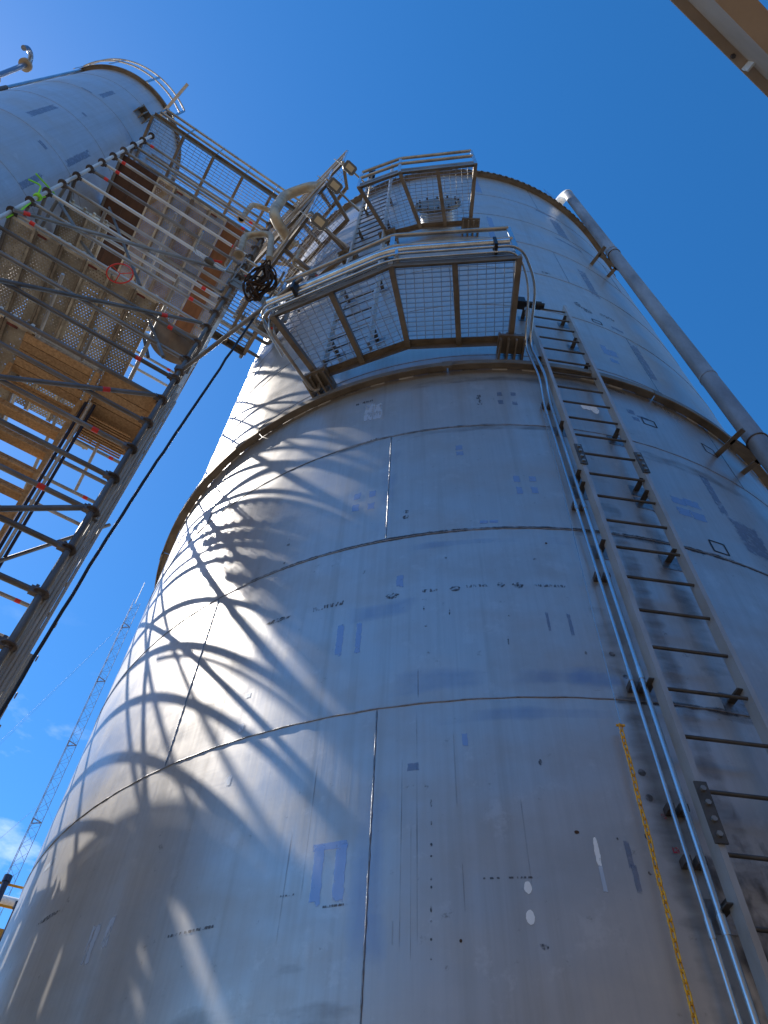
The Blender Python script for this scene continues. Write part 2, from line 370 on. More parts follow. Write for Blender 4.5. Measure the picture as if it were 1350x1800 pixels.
# ---- grime, tape, grinding marks and crayon on the shell (flat marks a millimetre proud)
def mark_mat(name, col, rough, metal, thr, soft, dens=1., sc=1., aniso=(1, 1, 1), rnd=False, eg=6.):
    m = mat(name, col, rough, metal); n, l = m.node_tree.nodes, m.node_tree.links
    t = n.new('ShaderNodeTexCoord'); uv = n.new('ShaderNodeSeparateXYZ'); l.new(t.outputs['UV'], uv.inputs[0])
    mp = n.new('ShaderNodeMapping'); mp.inputs['Scale'].default_value = aniso; l.new(t.outputs['Object'], mp.inputs[0])
    x = n.new('ShaderNodeTexNoise'); x.inputs['Scale'].default_value = 28 * sc; x.inputs['Detail'].default_value = 6; l.new(mp.outputs[0], x.inputs['Vector'])
    def MM(op, a, c):
        q = n.new('ShaderNodeMath'); q.operation = op
        for i, s_ in enumerate((a, c)):
            if isinstance(s_, (int, float)): q.inputs[i].default_value = s_
            else: l.new(s_, q.inputs[i])
        return q.outputs[0]
    dx = MM('ABSOLUTE', MM('SUBTRACT', uv.outputs['X'], .5), 0); dy = MM('ABSOLUTE', MM('SUBTRACT', uv.outputs['Y'], .5), 0)
    e = MM('SUBTRACT', .5, MM('SQRT', MM('ADD', MM('MULTIPLY', dx, dx), MM('MULTIPLY', dy, dy)), 0) if rnd else MM('MAXIMUM', dx, dy)); e = MM('MINIMUM', MM('MULTIPLY', e, eg), 1.)
    s1 = MM('ADD', MM('MULTIPLY', e, .5), x.outputs['Fac'])
    r = n.new('ShaderNodeMapRange'); r.inputs['From Min'].default_value = thr; r.inputs['From Max'].default_value = thr + soft; r.inputs['To Max'].default_value = dens
    l.new(s1, r.inputs['Value']); tr = n.new('ShaderNodeBsdfTransparent'); ms = n.new('ShaderNodeMixShader')
    l.new(r.outputs[0], ms.inputs[0]); l.new(tr.outputs[0], ms.inputs[1]); l.new(n['Principled BSDF'].outputs[0], ms.inputs[2]); l.new(ms.outputs[0], n['Material Output'].inputs['Surface'])
    return m
MK = {'d': mark_mat('dark_smudge', (.04, .04, .05), .6, 0, .9, .2, .7, 2.0, rnd=True), 't': mark_mat('crayon_line', (.05, .05, .06), .6, 0, .98, .08, .6, 2.6, (1, 1, .3)),
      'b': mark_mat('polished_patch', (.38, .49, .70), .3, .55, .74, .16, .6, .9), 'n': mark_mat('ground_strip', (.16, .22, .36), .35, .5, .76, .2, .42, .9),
      'l': mark_mat('pale_brush_mark', (.62, .68, .76), .45, .3, .86, .15, .75, 1.4, (1, 1, .3)), 'w': mark_mat('white_primer_dab', (.9, .88, .84), .6, 0, .74, .1, 1., 1.6, rnd=True),
      'r': mark_mat('rust_spot', (.07, .03, .012), .8, 0, .7, .2, 1, rnd=True), 'g': mark_mat('weld_grime', (.09, .08, .075), .6, .2, .75, .3, .75, rnd=True),
      's': mark_mat('red_crayon', (.42, .03, .06), .7, 0, 1.0, .04, .9, 3), 'v': mark_mat('drip_line', (.17, .165, .17), .6, .2, .85, .4, .42, .3, (1, 1, .3)), 'h': mark_mat('heat_shade_band', (.2, .19, .18), .5, .4, .78, .5, .6, .12, (1, 1, 3), eg=2.6), 'e': mark_mat('seam_grime', (.07, .065, .065), .6, .3, .7, .35, .8, .5, (1, 1, .6), eg=3.),
      'k': mark_mat('sky_tint_polish', (.34, .43, .6), .26, .8, .84, .5, .5, .09, eg=2.6)}  # blue base colour stands in for sky mirrored in the polished steel
MNAME = {'d': 'dark_smudge', 't': 'crayon_line', 'b': 'polished_patch', 'n': 'ground_strip', 'l': 'brush_mark', 'w': 'primer_dab', 'r': 'rust_spot', 'g': 'weld_grime', 's': 'red_crayon_mark', 'v': 'drip_line', 'h': 'heat_shade_band', 'e': 'seam_grime', 'k': 'sky_tint_polish'}
def patch(az, z, wm, hm, kind, parent=tank, c=C0, r=R, lift=.0016, slant=0):
    n = max(2, int(wm / .06)); mb = MB(); da = math.degrees(wm / r) / 2; vs = []
    for i in range(n + 1):
        for j in (0, 1):
            a = az + (i / n * 2 - 1) * da + slant * (j - .5); vs.append(tuple(P(a, r + lift, z + (j - .5) * hm, c)))
    mb.add(vs, [(i * 2, (i + 1) * 2, (i + 1) * 2 + 1, i * 2 + 1) for i in range(n)], True)
    Mx = Matrix.Translation(WMX[parent.name].to_translation()); inv = Mx.inverted(); mb.v = [tuple(inv @ Vector(v)) for v in mb.v]
    me = mb.mesh(MNAME[kind], MK[kind]); uvl = me.uv_layers.new(name='UVMap')
    for p in me.polygons:
        for li in p.loop_indices:
            vi = me.loops[li].vertex_index; uvl.data[li].uv = ((vi // 2) / n, vi % 2)
    return inst(MNAME[kind], me, Mx, parent)
MARKS = [(-118.31,5.161,0.213,0.043,'d'),(-112.89,5.153,0.274,0.044,'t'),(-106.79,5.122,0.1,0.066,'d'),(-103.37,5.127,0.114,0.033,'t'),(-101.06,5.119,0.074,0.055,'d'),(-99.26,5.132,0.166,0.027,'t'),(-96.98,5.131,0.055,0.054,'d'),(-95.48,5.122,0.08,0.064,'d'),(-92.57,5.118,0.221,0.026,'t'),(-111.49,4.807,0.045,0.254,'b'),(-109.74,4.798,0.036,0.245,'b'),(-106.13,5.258,0.049,0.116,'b'),(-111.1,7.846,0.097,0.349,'l'),(-109.79,7.818,0.094,0.326,'l'),(-111.36,6.405,0.061,0.089,'b'),(-109.53,6.391,0.058,0.089,'b'),(-111.41,6.247,0.059,0.085,'b'),(-109.61,6.219,0.056,0.085,'b'),(-105.7,6.05,0.055,0.052,'d'),(-105.69,5.983,0.055,0.051,'d'),(-99.47,6.893,0.058,0.075,'b'),(-99.47,6.8,0.057,0.064,'b'),(-93.6,6.378,0.049,0.086,'b'),(-91.87,6.382,0.054,0.07,'b'),(-93.55,6.218,0.048,0.097,'b'),(-91.92,6.222,0.053,0.089,'b'),(-97.77,5.817,0.057,0.041,'b'),(-96.74,5.819,0.057,0.034,'b'),(-93.5,7.858,0.049,0.08,'n'),(-91.7,7.863,0.049,0.079,'n'),(-93.57,7.693,0.048,0.077,'n'),(-91.77,7.674,0.048,0.076,'n'),(-96.29,7.747,0.053,0.228,'t'),(-93.47,4.78,0.017,0.164,'n'),(-91.65,4.77,0.021,0.194,'n'),(-101.77,5.441,0.02,0.031,'d'),(-93.48,5.387,0.031,0.023,'d'),(-92.06,5.564,0.02,0.024,'r'),(-104.85,3.813,0.059,0.046,'n'),(-101.1,3.951,0.029,0.077,'b'),(-94.48,3.434,0.028,0.019,'r'),(-97.97,3.183,0.034,0.053,'w'),(-98.05,3.061,0.035,0.063,'w'),(-111.15,3.315,0.052,0.264,'b'),(-109.62,3.301,0.056,0.262,'b'),(-110.46,3.439,0.172,0.036,'b'),(-93.48,3.336,0.023,0.153,'w'),(-93.47,3.222,0.02,0.12,'l'),(-91.56,3.341,0.025,0.126,'n'),(-91.47,3.228,0.025,0.119,'n'),(-89.28,3.76,0.052,0.048,'g'),(-89.28,3.622,0.05,0.051,'g'),(-88.67,3.529,0.03,0.033,'s'),(-88.55,3.367,0.042,0.04,'s'),(-90.55,3.256,0.02,0.024,'d'),(-75.2,6.394,0.127,0.097,'b'),(-73.45,6.415,0.136,0.102,'b'),(-75.19,6.246,0.117,0.099,'b'),(-73.41,6.238,0.125,0.109,'b'),(-75.52,7.896,0.084,0.093,'n'),(-75.19,7.761,0.075,0.081,'n'),(-73.86,7.842,0.126,0.054,'n'),(-68.42,12.291,0.138,1.216,'n'),(-66.32,9.644,0.142,0.998,'n'),(-67.0,15.517,0.226,1.209,'n'),(-87.37,17.255,0.107,1.4,'b'),(-86.99,14.254,0.088,0.839,'b'),(-87.56,13.569,0.091,0.415,'b'),(-57.04,19.597,0.636,0.737,'n'),(-66.68,6.196,0.286,0.452,'n'),(-68.83,6.735,0.085,0.593,'n'),(-74.87,10.915,0.107,0.196,'d'),(-74.0,10.825,0.083,0.095,'d'),(-73.25,10.772,0.143,0.156,'d'),(-68.95,10.864,0.257,0.119,'t'),(-74.1,9.423,0.09,0.174,'b'),(-72.74,9.438,0.097,0.171,'b'),(-74.19,9.549,0.069,0.102,'b'),(-73.38,9.196,0.102,0.094,'b'),(-68.14,10.493,0.182,0.083,'n'),(-119.79,4.293,0.046,0.063,'l'),(-119.8,3.942,0.038,0.068,'l'),(-119.89,4.545,0.039,0.043,'l'),(-129.66,3.232,0.074,0.203,'l'),(-128.05,3.26,0.049,0.153,'l'),(-143.36,3.987,0.189,0.048,'l'),(-138.02,3.531,0.296,0.029,'d'),(-120.01,3.15,0.301,0.015,'t'),(-109.77,3.157,0.142,0.012,'t'),(-113.28,3.231,0.12,0.01,'t'),(-99.01,3.226,0.27,0.01,'t'),(-111.95,8.087,0.223,0.049,'t'),(-106.13,8.554,0.203,0.056,'t'),(-97.54,2.944,0.05,0.03,'d'),(-102.09,2.974,0.014,0.017,'r'),(-96.04,3.801,0.02,0.039,'d'),(-90.21,3.426,0.011,0.026,'d'),(-109.77,7.278,0.111,0.031,'t'),(-78.63,11.971,0.152,0.082,'t'),(-66.81,14.499,0.544,0.121,'n'),(-69.67,16.316,0.346,0.125,'n'),(-75.56,8.311,0.126,0.041,'d'),(-81.13,7.736,0.081,0.173,'w'),(-81.87,7.749,0.171,0.098,'w'),(-88.87,4.545,0.048,0.05,'g'),(-90.98,4.541,0.02,0.034,'g'),(-88.32,4.377,0.047,0.039,'g'),(-92.05,3.406,0.01,0.016,'d'),(-101.68,4.911,0.011,0.072,'d'),(-103.91,4.962,0.011,0.052,'d'),(-103.69,4.806,0.029,0.02,'d'),(-97.03,4.64,0.01,0.091,'d'),(-96.65,4.841,0.014,0.02,'d'),(-119.22,6.03,0.033,0.034,'d'),(-119.2,5.805,0.025,0.026,'d'),(-79.07,6.169,0.067,0.127,'g'),(-103.62,3.602,0.011,0.042,'d'),(-103.64,3.499,0.011,0.023,'d'),(-103.67,3.393,0.011,0.019,'d'),(-103.68,3.339,0.01,0.013,'d'),(-103.71,3.236,0.01,0.015,'d'),(-103.72,3.198,0.01,0.017,'d'),(-103.75,3.107,0.01,0.033,'d'),(-103.76,3.056,0.01,0.011,'d'),(-103.78,2.984,0.01,0.013,'d'),(-103.8,2.912,0.009,0.013,'d'),(-105.63,3.418,0.008,1.245,'v'),(-104.58,3.525,0.008,1.499,'v'),(-101.9,3.786,0.009,0.557,'v'),(-104.98,3.205,0.005,0.753,'v'),(-101.76,3.191,0.007,0.295,'v'),(-97.72,3.387,0.008,0.536,'v'),(-106.05,3.02,0.01,0.136,'v'),(-112.1,3.565,0.009,0.898,'v'),(-113.37,3.271,0.009,0.622,'v'),(-104.46,4.36,0.007,0.251,'v')]
for i, (a, z, wm, hm, kd) in enumerate(MARKS):
    g_ = 1.25 if kd in 'dtbnlw' else 1.0
    patch(a, z, wm * g_, hm * g_, kd, lift=.0016 + .00008 * (i % 9), slant=-.55 if kd in 'wl' and hm > .3 and a > -100 else 0)
# dark cleaned bands beside the welds and bigger polished zones, sky blue painted in
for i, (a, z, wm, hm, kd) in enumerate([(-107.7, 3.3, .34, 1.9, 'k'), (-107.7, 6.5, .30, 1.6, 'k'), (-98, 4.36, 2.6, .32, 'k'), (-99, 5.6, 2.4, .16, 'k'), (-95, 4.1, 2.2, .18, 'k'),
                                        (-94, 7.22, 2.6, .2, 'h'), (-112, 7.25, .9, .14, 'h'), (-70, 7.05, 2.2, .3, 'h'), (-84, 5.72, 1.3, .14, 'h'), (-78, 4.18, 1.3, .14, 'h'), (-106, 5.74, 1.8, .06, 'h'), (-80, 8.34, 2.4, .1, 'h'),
                                        (-84.3, 4.6, .22, 5.5, 'h'), (-80.5, 5.4, .25, 2.6, 'h'), (-88.6, 3.5, .25, 4.6, 'h'), (-60, 6.3, .3, 1.3, 'h'), (-112, 5.74, 2.6, .055, 'e'), (-92, 5.742, 1.9, .05, 'e'), (-79, 5.735, 1.2, .07, 'e'), (-84, 4.21, 1.0, .06, 'e'), (-70, 5.73, 1.2, .05, 'e'), (-104, 7.26, 1.8, .045, 'e'), (-120, 7.25, 1.2, .04, 'e'), (-107.7, 5.0, .9, .3, 'k'), (-90, 4.35, 2.2, .2, 'k'), (-103, 1.9, 3.2, 1.6, 'h'), (-116, 2.4, 2.2, 1.4, 'h'), (-84.6, 2.2, .5, 3.2, 'e'), (-92, 8.2, 3.4, .25, 'h')]):  # the two wide low patches paint the lower shell's shade darker
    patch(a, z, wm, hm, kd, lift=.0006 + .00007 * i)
# crayon rectangles
for (a, z, ww, hh) in ((-72.95, 5.867, .13, .13), (-73.16, 7.784, .14, .12), (-63.31, 7.78, .15, .15), (-72.4, 10.45, .13, .1)):
    mb = MB()
    for (da, dz, w2, h2) in ((0, hh / 2, ww, .012), (0, -hh / 2, ww, .012), (ww / 2, 0, .012, hh), (-ww / 2, 0, .012, hh)):
        q = P(a, R + .002, z); Mq = Matrix.Translation((C0[0], C0[1], z)) @ Matrix.Rotation(R_(a), 4, 'Z')
        mb.box((R + .0022, da, dz), .0006, w2 / 2, h2 / 2, Mq)
    mb.build('crayon_rectangle', MK['d'] if False else M_BLACK, tank)
# crayon signs: strokes that read as the pair of half-legible characters high on the shell
def strokes(a, z, segs, wd=.014):
    mb = MB(); Mq = Matrix.Translation((C0[0], C0[1], z)) @ Matrix.Rotation(R_(a), 4, 'Z')
    for (x0, y0, x1, y1) in segs:
        mb.bar(Mq @ Vector((R + .0025, x0, y0)), Mq @ Vector((R + .0025, x1, y1)), .001, wd, up=Mq.to_3x3() @ Vector((1, 0, 0)))
    return mb
# ------------------------------------------------------------------ grating platforms
def inside_clip(p, q, poly):
    """clip segment p-q to the convex polygon (2-D)"""
    t0, t1 = 0., 1.; d = (q[0] - p[0], q[1] - p[1]); n = len(poly)
    ar = sum(poly[i][0] * poly[(i + 1) % n][1] - poly[(i + 1) % n][0] * poly[i][1] for i in range(n)); sg = 1 if ar > 0 else -1
    for i in range(n):
        a, b_ = poly[i], poly[(i + 1) % n]; e = (b_[0] - a[0], b_[1] - a[1])
        nx, ny = -e[1] * sg, e[0] * sg; num = nx * (p[0] - a[0]) + ny * (p[1] - a[1]); den = nx * d[0] + ny * d[1]
        if abs(den) < 1e-12:
            if num < 0: return None
            continue
        t = -num / den
        if den > 0: t0 = max(t0, t)
        else: t1 = min(t1, t)
    if t0 >= t1 - 1e-6: return None
    return (p[0] + d[0] * t0, p[1] + d[1] * t0), (p[0] + d[0] * t1, p[1] + d[1] * t1)
def grating(parent, poly, z, along, pitch=.05, cross=.09, h=.028, w=.0045):
    """open bar grating filling poly; bearing bars run along 'along'"""
    al = Vector((along[0], along[1])).normalized(); pe = Vector((-al.y, al.x)); mb = MB()
    ps = [Vector(q) for q in poly]
    lo = min(q.dot(pe) for q in ps); hi = max(q.dot(pe) for q in ps); la = min(q.dot(al) for q in ps) - 1; ha = max(q.dot(al) for q in ps) + 1
    k = lo + pitch / 2
    while k < hi:
        s_ = inside_clip(tuple(pe * k + al * la), tuple(pe * k + al * ha), poly)
        if s_: mb.bar((*s_[0], z - h / 2), (*s_[1], z - h / 2), w, h)
        k += pitch
    lo = min(q.dot(al) for q in ps); hi = max(q.dot(al) for q in ps); la = min(q.dot(pe) for q in ps) - 1; ha = max(q.dot(pe) for q in ps) + 1
    k = lo + cross / 2
    while k < hi:
        s_ = inside_clip(tuple(al * k + pe * la), tuple(al * k + pe * ha), poly)
        if s_: mb.bar((*s_[0], z - .009), (*s_[1], z - .009), w * 1.1, .012)
        k += cross
    return mb.build('grating', M_GRATE, parent, kind='stuff')
def rails(parent, pts, z, heights=(.53, 1.07), posts=None, post_mat=None, r=.026):
    for h in heights:
        mb = MB(); mb.path(fillet([(p[0], p[1], z + h) for p in pts], .05, 3), r, 8); mb.build('guard_rail', M_RAIL, parent)
    for p in (posts if posts is not None else pts):
        mb = MB(); mb.bar((p[0], p[1], z - .1), (p[0], p[1], z + heights[-1] + .02), .05, .012, up=(p[0] - C0[0], p[1] - C0[1], 0)); mb.build('rail_post', post_mat or M_COND, parent)
def platform(label, outer, inner, z, group=None, beam_h=.12, rad_at=None, name='service_platform', rail_h=(.53, 1.07), brackets=True, rail_pts=None, toe=.10):
    """outer / inner: matching polylines (same count) of the deck edges"""
    t = thing(name, label, 'platform', (*inner[0], z), group)
    for k in range(len(outer) - 1):
        o0, o1, i0, i1 = outer[k], outer[k + 1], inner[k], inner[k + 1]
        grating(t, [o0, o1, i1, i0], z, (o1[0] - o0[0], o1[1] - o0[1]))
        mb = MB(); mb.angle((*o0, z - .032), (*o1, z - .032), .06, -beam_h, .008); mb.build('edge_beam', M_FRAME, t)
        mb = MB(); mb.bar((*o0, z + toe / 2), (*o1, z + toe / 2), .006, toe); mb.build('toe_board', M_FRAME, t)
        mb = MB(); mb.angle((*i1, z - .032), (*i0, z - .032), .06, -beam_h, .008); mb.build('inner_beam', M_FRAME, t)
        n = max(1, round((Vector(o1) - Vector(o0)).length / .72))
        for j in range(n + (1 if k == len(outer) - 2 else 0)):
            f = j / n; a = Vector(o0).lerp(Vector(o1), f); c = Vector(i0).lerp(Vector(i1), f)
            mb = MB(); mb.bar((*a, z - .075), (*c, z - .075), .055, .085); mb.build('joist', M_FRAME, t)
    if brackets:
        for e in (0, -1):
            i0 = Vector(inner[e]); d = (Vector(C0) - i0).normalized(); s_ = Vector((-d.y, d.x))
            for sg in (-.12, -.04, .04, .12):
                mb = MB(); a = i0 + s_ * sg - d * .10; c = i0 + s_ * sg + d * .16
                mb.bar((*a, z - .15), (*c, z - .15), .02, .2); mb.build('bracket_plate', M_FRAME, t)
            mb = MB(); a = i0 - s_ * .14 - d * .02; c = i0 + s_ * .14 - d * .02; mb.bar((*a, z - .16), (*c, z - .16), .2, .05); mb.build('bracket_plate', M_FRAME, t)
    rp = rail_pts or outer
    rails(t, [Vector(p) for p in rp], z, rail_h)
    return t
def pol(az, r): q = P(az, r, 0); return (q.x, q.y)
pf = platform('lower tank platform of open grating just above the brown stiffener ring, left of the ladder',
    [pol(-120, R + .98), pol(-105.2, R + 1.06), pol(-91.3, R + 1.03)], [pol(-118.9, R + .15), pol(-105.2, R + .18), pol(-91, R + .14)], 8.86, None, rail_h=(.53, .95))
pf2 = platform('upper tank platform of open grating below the tank rim, round the manway',
    [pol(-112.6, R + 1.0), pol(-105.2, R + 1.03), pol(-92.4, R + 1.03)], [pol(-110.0, R + .15), pol(-103, R + .15), pol(-92.6, R + .14)], 13.6, None, rail_h=(.53, .98))
pf3 = platform('grating platform on the shaded left side of the tank, lowest of the three floodlit levels', [(-2.78, 4.62), (-1.45, 2.86)], [pol(-145.5, R + .12), pol(-119.5, R + .12)], 13.6, 'floodlit side platforms', beam_h=.2, toe=.14)
pf4 = platform('middle one of the three floodlit platforms stepping up the left side of the tank', [(-2.95, 4.45), (-1.34, 2.73)], [pol(-146, R + .2), pol(-120, R + .3)], 15.1, 'floodlit side platforms', brackets=False, beam_h=.2, toe=.14)
pf5 = platform('highest floodlit platform, its rails standing against the sky beside the tank', [(-3.2, 4.7), (-1.2, 2.7)], [pol(-146, R + .2), pol(-121, R + .5)], 17.0, 'floodlit side platforms', brackets=False, beam_h=.2, toe=.14)
# short bridge from scaffold to tank, longer bridge to the small tank
def bridge(label, s0, s1, t0, t1, z, posts, rail_h=(.5, 1.0), rside=(0, 1)):
    a0, a1 = W(s0, t0, z).xy, W(s1, t0, z).xy; b0, b1 = W(s0, t1, z).xy, W(s1, t1, z).xy
    t = thing('walkway_bridge', label, 'walkway', (a0.x, a0.y, z))
    grating(t, [tuple(a0), tuple(a1), tuple(b1), tuple(b0)], z, tuple(a1 - a0), .06, .12)
    for p, q in ((a0, a1), (b1, b0)):
        mb = MB(); mb.angle((*p, z - .03), (*q, z - .03), .06, -.15, .01); mb.build('edge_beam', M_FRAME, t)
        mb = MB(); mb.bar((*p, z + .05), (*q, z + .05), .006, .1); mb.build('toe_board', M_FRAME, t)
    for j in range(posts):
        f = j / (posts - 1); mb = MB(); mb.bar((*a0.lerp(a1, f), z - .08), (*b0.lerp(b1, f), z - .08), .05, .09); mb.build('joist', M_FRAME, t)
    for side in rside:
        p, q = ((a0, a1), (b0, b1))[side]
        rails(t, [p, q], z, rail_h, [p.lerp(q, j / (posts - 1)) for j in range(posts)], M_RAIL)
    return t
bridge('high mesh walkway bridge reaching from the small tank across above the scaffold', -.35, 2.75, -.12, .78, 16.6, 6, (.4, .78))
bridge('short mesh walkway bridge tucked between the scaffold and the left flank of the big tank', .05, -.62, -.05, .85, 12.0, 3)

# ------------------------------------------------------------------ ladders
def ladder(label, p_left, p_right, z_first, k0, k1, ztop_l, ztop_r, brackets, splices, zb=.1):
    t = thing('fixed_ladder', label, 'ladder', (p_left[0], p_left[1], zb))
    rad = (Vector((*C0, 0)) - Vector((*p_left, 0))).normalized()
    for nm, p, zt in (('l', p_left, ztop_l), ('r', p_right, ztop_r)):
        mb = MB(); mb.bar((*p, zb), (*p, zt), .085, .03, up=(rad.y, -rad.x, 0)); rl = mb.build('side_rail', M_LRAIL, t)
        for zs in splices:
            q = Vector((*p, zs)) - rad * .049; tg = Vector((rad.y, -rad.x, 0))
            mb = MB(); mb.bar(q - Vector((0, 0, .15)), q + Vector((0, 0, .15)), .009, .06, up=tg); mb.build('splice_plate', M_RUNG, rl)
            for bz in (-.11, -.04, .04, .11):
                mb = MB(); c_ = q + Vector((0, 0, bz)); mb.path([c_, c_ - rad * .016], .014, 6); mb.build('bolt', M_BOLT, rl)
    rm = MB(); L = (Vector(p_right) - Vector(p_left)).length; rm.tube((0, 0, 0), (0, 0, L), .0105, 8); rme = rm.mesh('rung', M_RUNG)
    for k in range(k0, k1 + 1):
        z = z_first + .3048 * k; inst('rung', rme, frame((*p_left, z), (*p_right, z)), t)
    for z in brackets:
        for p in (p_left, p_right):
            d = (Vector(C0) - Vector(p)); dist = d.length - R; d.normalize(); a = Vector((*p, z)); c = Vector((p[0] + d.x * dist, p[1] + d.y * dist, z))
            mb = MB(); mb.angle(a, c, .045, .05, .007); mb.build('standoff_bracket', M_RUNG, t)
            mb = MB(); e = Vector((d.y, -d.x, 0)); mb.bar(c - e * .075 - Vector((0, 0, .0)), c + e * .075, .14, .007, up=(d.x, d.y, 0)); mb.build('pad_plate', M_WELD, t)
    return t
zr = 2.997
ladder('long stainless ladder climbing the front of the big tank to the lower platform', (1.530, 2.939), (2.026, 2.985), zr, -9, 23, 9.9, 10.15,
       [zr + .3048 * q for q in (.3, 4.2, 8.2, 10.55, 11.1, 13.7, 18.2, 20.4, 22.6)], [zr + .3048 * q for q in (1.55, 11.65)])
# ladder between platforms
ladder('upper ladder of the big tank, climbing beside the floodlights towards the rim', pol(-117.6, R + .24), pol(-110.6, R + .24), 8.9, 0, 30, 18.9, 18.9, [9.6, 11.4, 12.8, 14.6, 16.3], [12.0], 8.9)
# ------------------------------------------------------------------ conduits, pipes, chain, cable
def conduit(label, az, zin, rr, dz, group, r=.0145):
    t = thing('conduit', label, 'conduit', P(az, R + .06, .3))
    a = P(-121.5, R + 1.04 + rr, zin); k_ = P(-105.2, R + 1.1 + rr, zin); c = P(-91.6 + dz * .4, R + 1.08 + rr, zin)
    pts = [P(-121.6, R + .55, zin - .06), a, k_, c, P(-90.2 + dz, R + .75, zin - .02), P(-89.6 + dz * .8, R + .17, zin - .15), P(az - .1, R + .15, zin - .85), P(az, R + .055, zin - 1.2), P(az, R + .055, .3)]
    mb = MB(); mb.path(fillet(pts, .16, 7), r, 10); mb.build('pipe_run', M_COND, t)
    for z in (1.9, 3.0, 4.33, 5.95, 7.4):
        mb = MB(); mb.tube(P(az, R + .055, z - .04 + dz * .02), P(az, R + .055, z + .04 + dz * .02), r + .0035, 10); mb.build('coupling', M_COND, t)
    for z in (3.3, 3.55, 4.28, 6.0, 7.6, 5.2):
        mb = MB(); q = P(az, R + .03, z); mb.box((0, 0, 0), .028, r + .006, .018, Matrix.Translation(q) @ Matrix.Rotation(R_(az), 4, 'Z')); mb.build('strap_clamp', M_CAST, t)
    return t
conduit('slimmer galvanized conduit, farther of the two from the ladder rail', -88.35, 8.80, .0, .5, None, .011)
conduit('thicker galvanized conduit running right beside the left rail of the long ladder', -87.5, 8.86, .035, 1.4, None, .0155)
# fat handrail pipe bundle under the lower platform edge
t = thing('pipe_run', 'thick shiny steel pipe bent along the outer edge of the lower platform', 'pipe', P(-105.2, R + 1.1, 8.95))
mb = MB(); mb.path(fillet([P(-120.5, R + 1.05, 8.99), P(-105.2, R + 1.13, 8.99), P(-92.2, R + 1.1, 8.99)], .2, 8), .043, 12); mb.build('pipe_body', M_COND, t)
for a in (-116.5, -104.4, -93.8):
    mb = MB(); q = P(a, R + 1.085, 8.93); mb.box((0, 0, 0), .055, .016, .12, Matrix.Translation(q) @ Matrix.Rotation(R_(a), 4, 'Z')); mb.build('pipe_clamp', M_BLACK if a != -104.4 else M_COND, t)
# U bent tubes below the platform's left end
for j, lab in ((0, 'outer U bent tube looping below the left end of the lower platform'), (1, 'inner U bent tube looping below the left end of the lower platform')):
    t = thing('bent_tube', lab, 'tube', P(-119, R + .3, 8.8)); mb = MB(); o = j * .07
    pts = [P(-120.5 + o * 3, R + .96 - o, 8.84), P(-120.7 + o * 3, R + .9 - o, 8.62), P(-119.9 + o * 3, R + .14, 8.56), P(-118.9 - o * 4, R + .10, 8.56), P(-118.6 - o * 4, R + .16, 8.85), P(-118.6 - o * 4, R + .05, 9.2)]
    mb.path(fillet(pts, .09, 6), .013, 8); mb.build('tube_body', M_RAIL, t)
# small black junction box and gland by the ladder top
t = thing('junction_box', 'small black junction box with glands where conduits meet the ladder top', 'junction box', P(-86.6, R + .1, 9.95))
mb = MB(); M1 = Matrix.Translation(P(-88.3, R + .2, 9.85)) @ Matrix.Rotation(R_(-87), 4, 'Z'); mb.box((0, 0, 0), .05, .07, .075, M1); mb.build('box_body', M_BLACK, t)
mb = MB(); mb.tube(M1 @ Vector((0, .06, 0)), M1 @ Vector((0, .3, -.02)), .035, 10); mb.tube(M1 @ Vector((0, .2, -.02)), M1 @ Vector((0, .26, -.02)), .05, 10); mb.build('cable_gland', M_BLACK, t)
# pull wire and yellow chain, hanging plumb just off the shell
t = thing('pull_wire', 'thin bright wire hanging down the shell above the yellow chain', 'wire', (1.28, 2.985, 4.0))
mb = MB(); mb.path([(1.375, 2.985, 7.6), (1.35, 2.985, 6.4), (1.305, 2.98, 5.1), (1.28, 2.985, 4.0)], .0022, 5); mb.build('wire_strand', M_COND, t)
t = thing('yellow_chain', 'yellow chain hanging at the lower right of the tank', 'chain', (1.265, 3.0, 1.9))
lk = MB(); pts = []
for q in range(20):
    a = 2 * math.pi * q / 20; x = .0095 * math.cos(a); z = .0095 * math.sin(a) + (.014 if math.sin(a) > 1e-6 else -.014 if math.sin(a) < -1e-6 else 0); pts.append((x, 0, z))
lk.path(pts, .0039, 6, closed=True); lme = lk.mesh('chain_link', M_CHAIN)
zc = 3.985; i = 0
while zc > 1.9:
    f = (3.985 - zc) / 2.; q = Vector((1.279 - .05 * f, 2.996 + .004 * math.sin(i * .7), zc))
    inst('chain_link', lme, Matrix.Translation(q) @ Matrix.Rotation(R_(25 + 90 * (i % 2) + random.uniform(-9, 9)), 4, 'Z') @ Matrix.Rotation(R_(random.uniform(-5, 5)), 4, 'Y'), t); zc -= .0372; i += 1
mb = MB(); mb.box((1.28, 2.997, 4.0), .022, .006, .004); mb.build('top_hook', M_CHAIN, t)
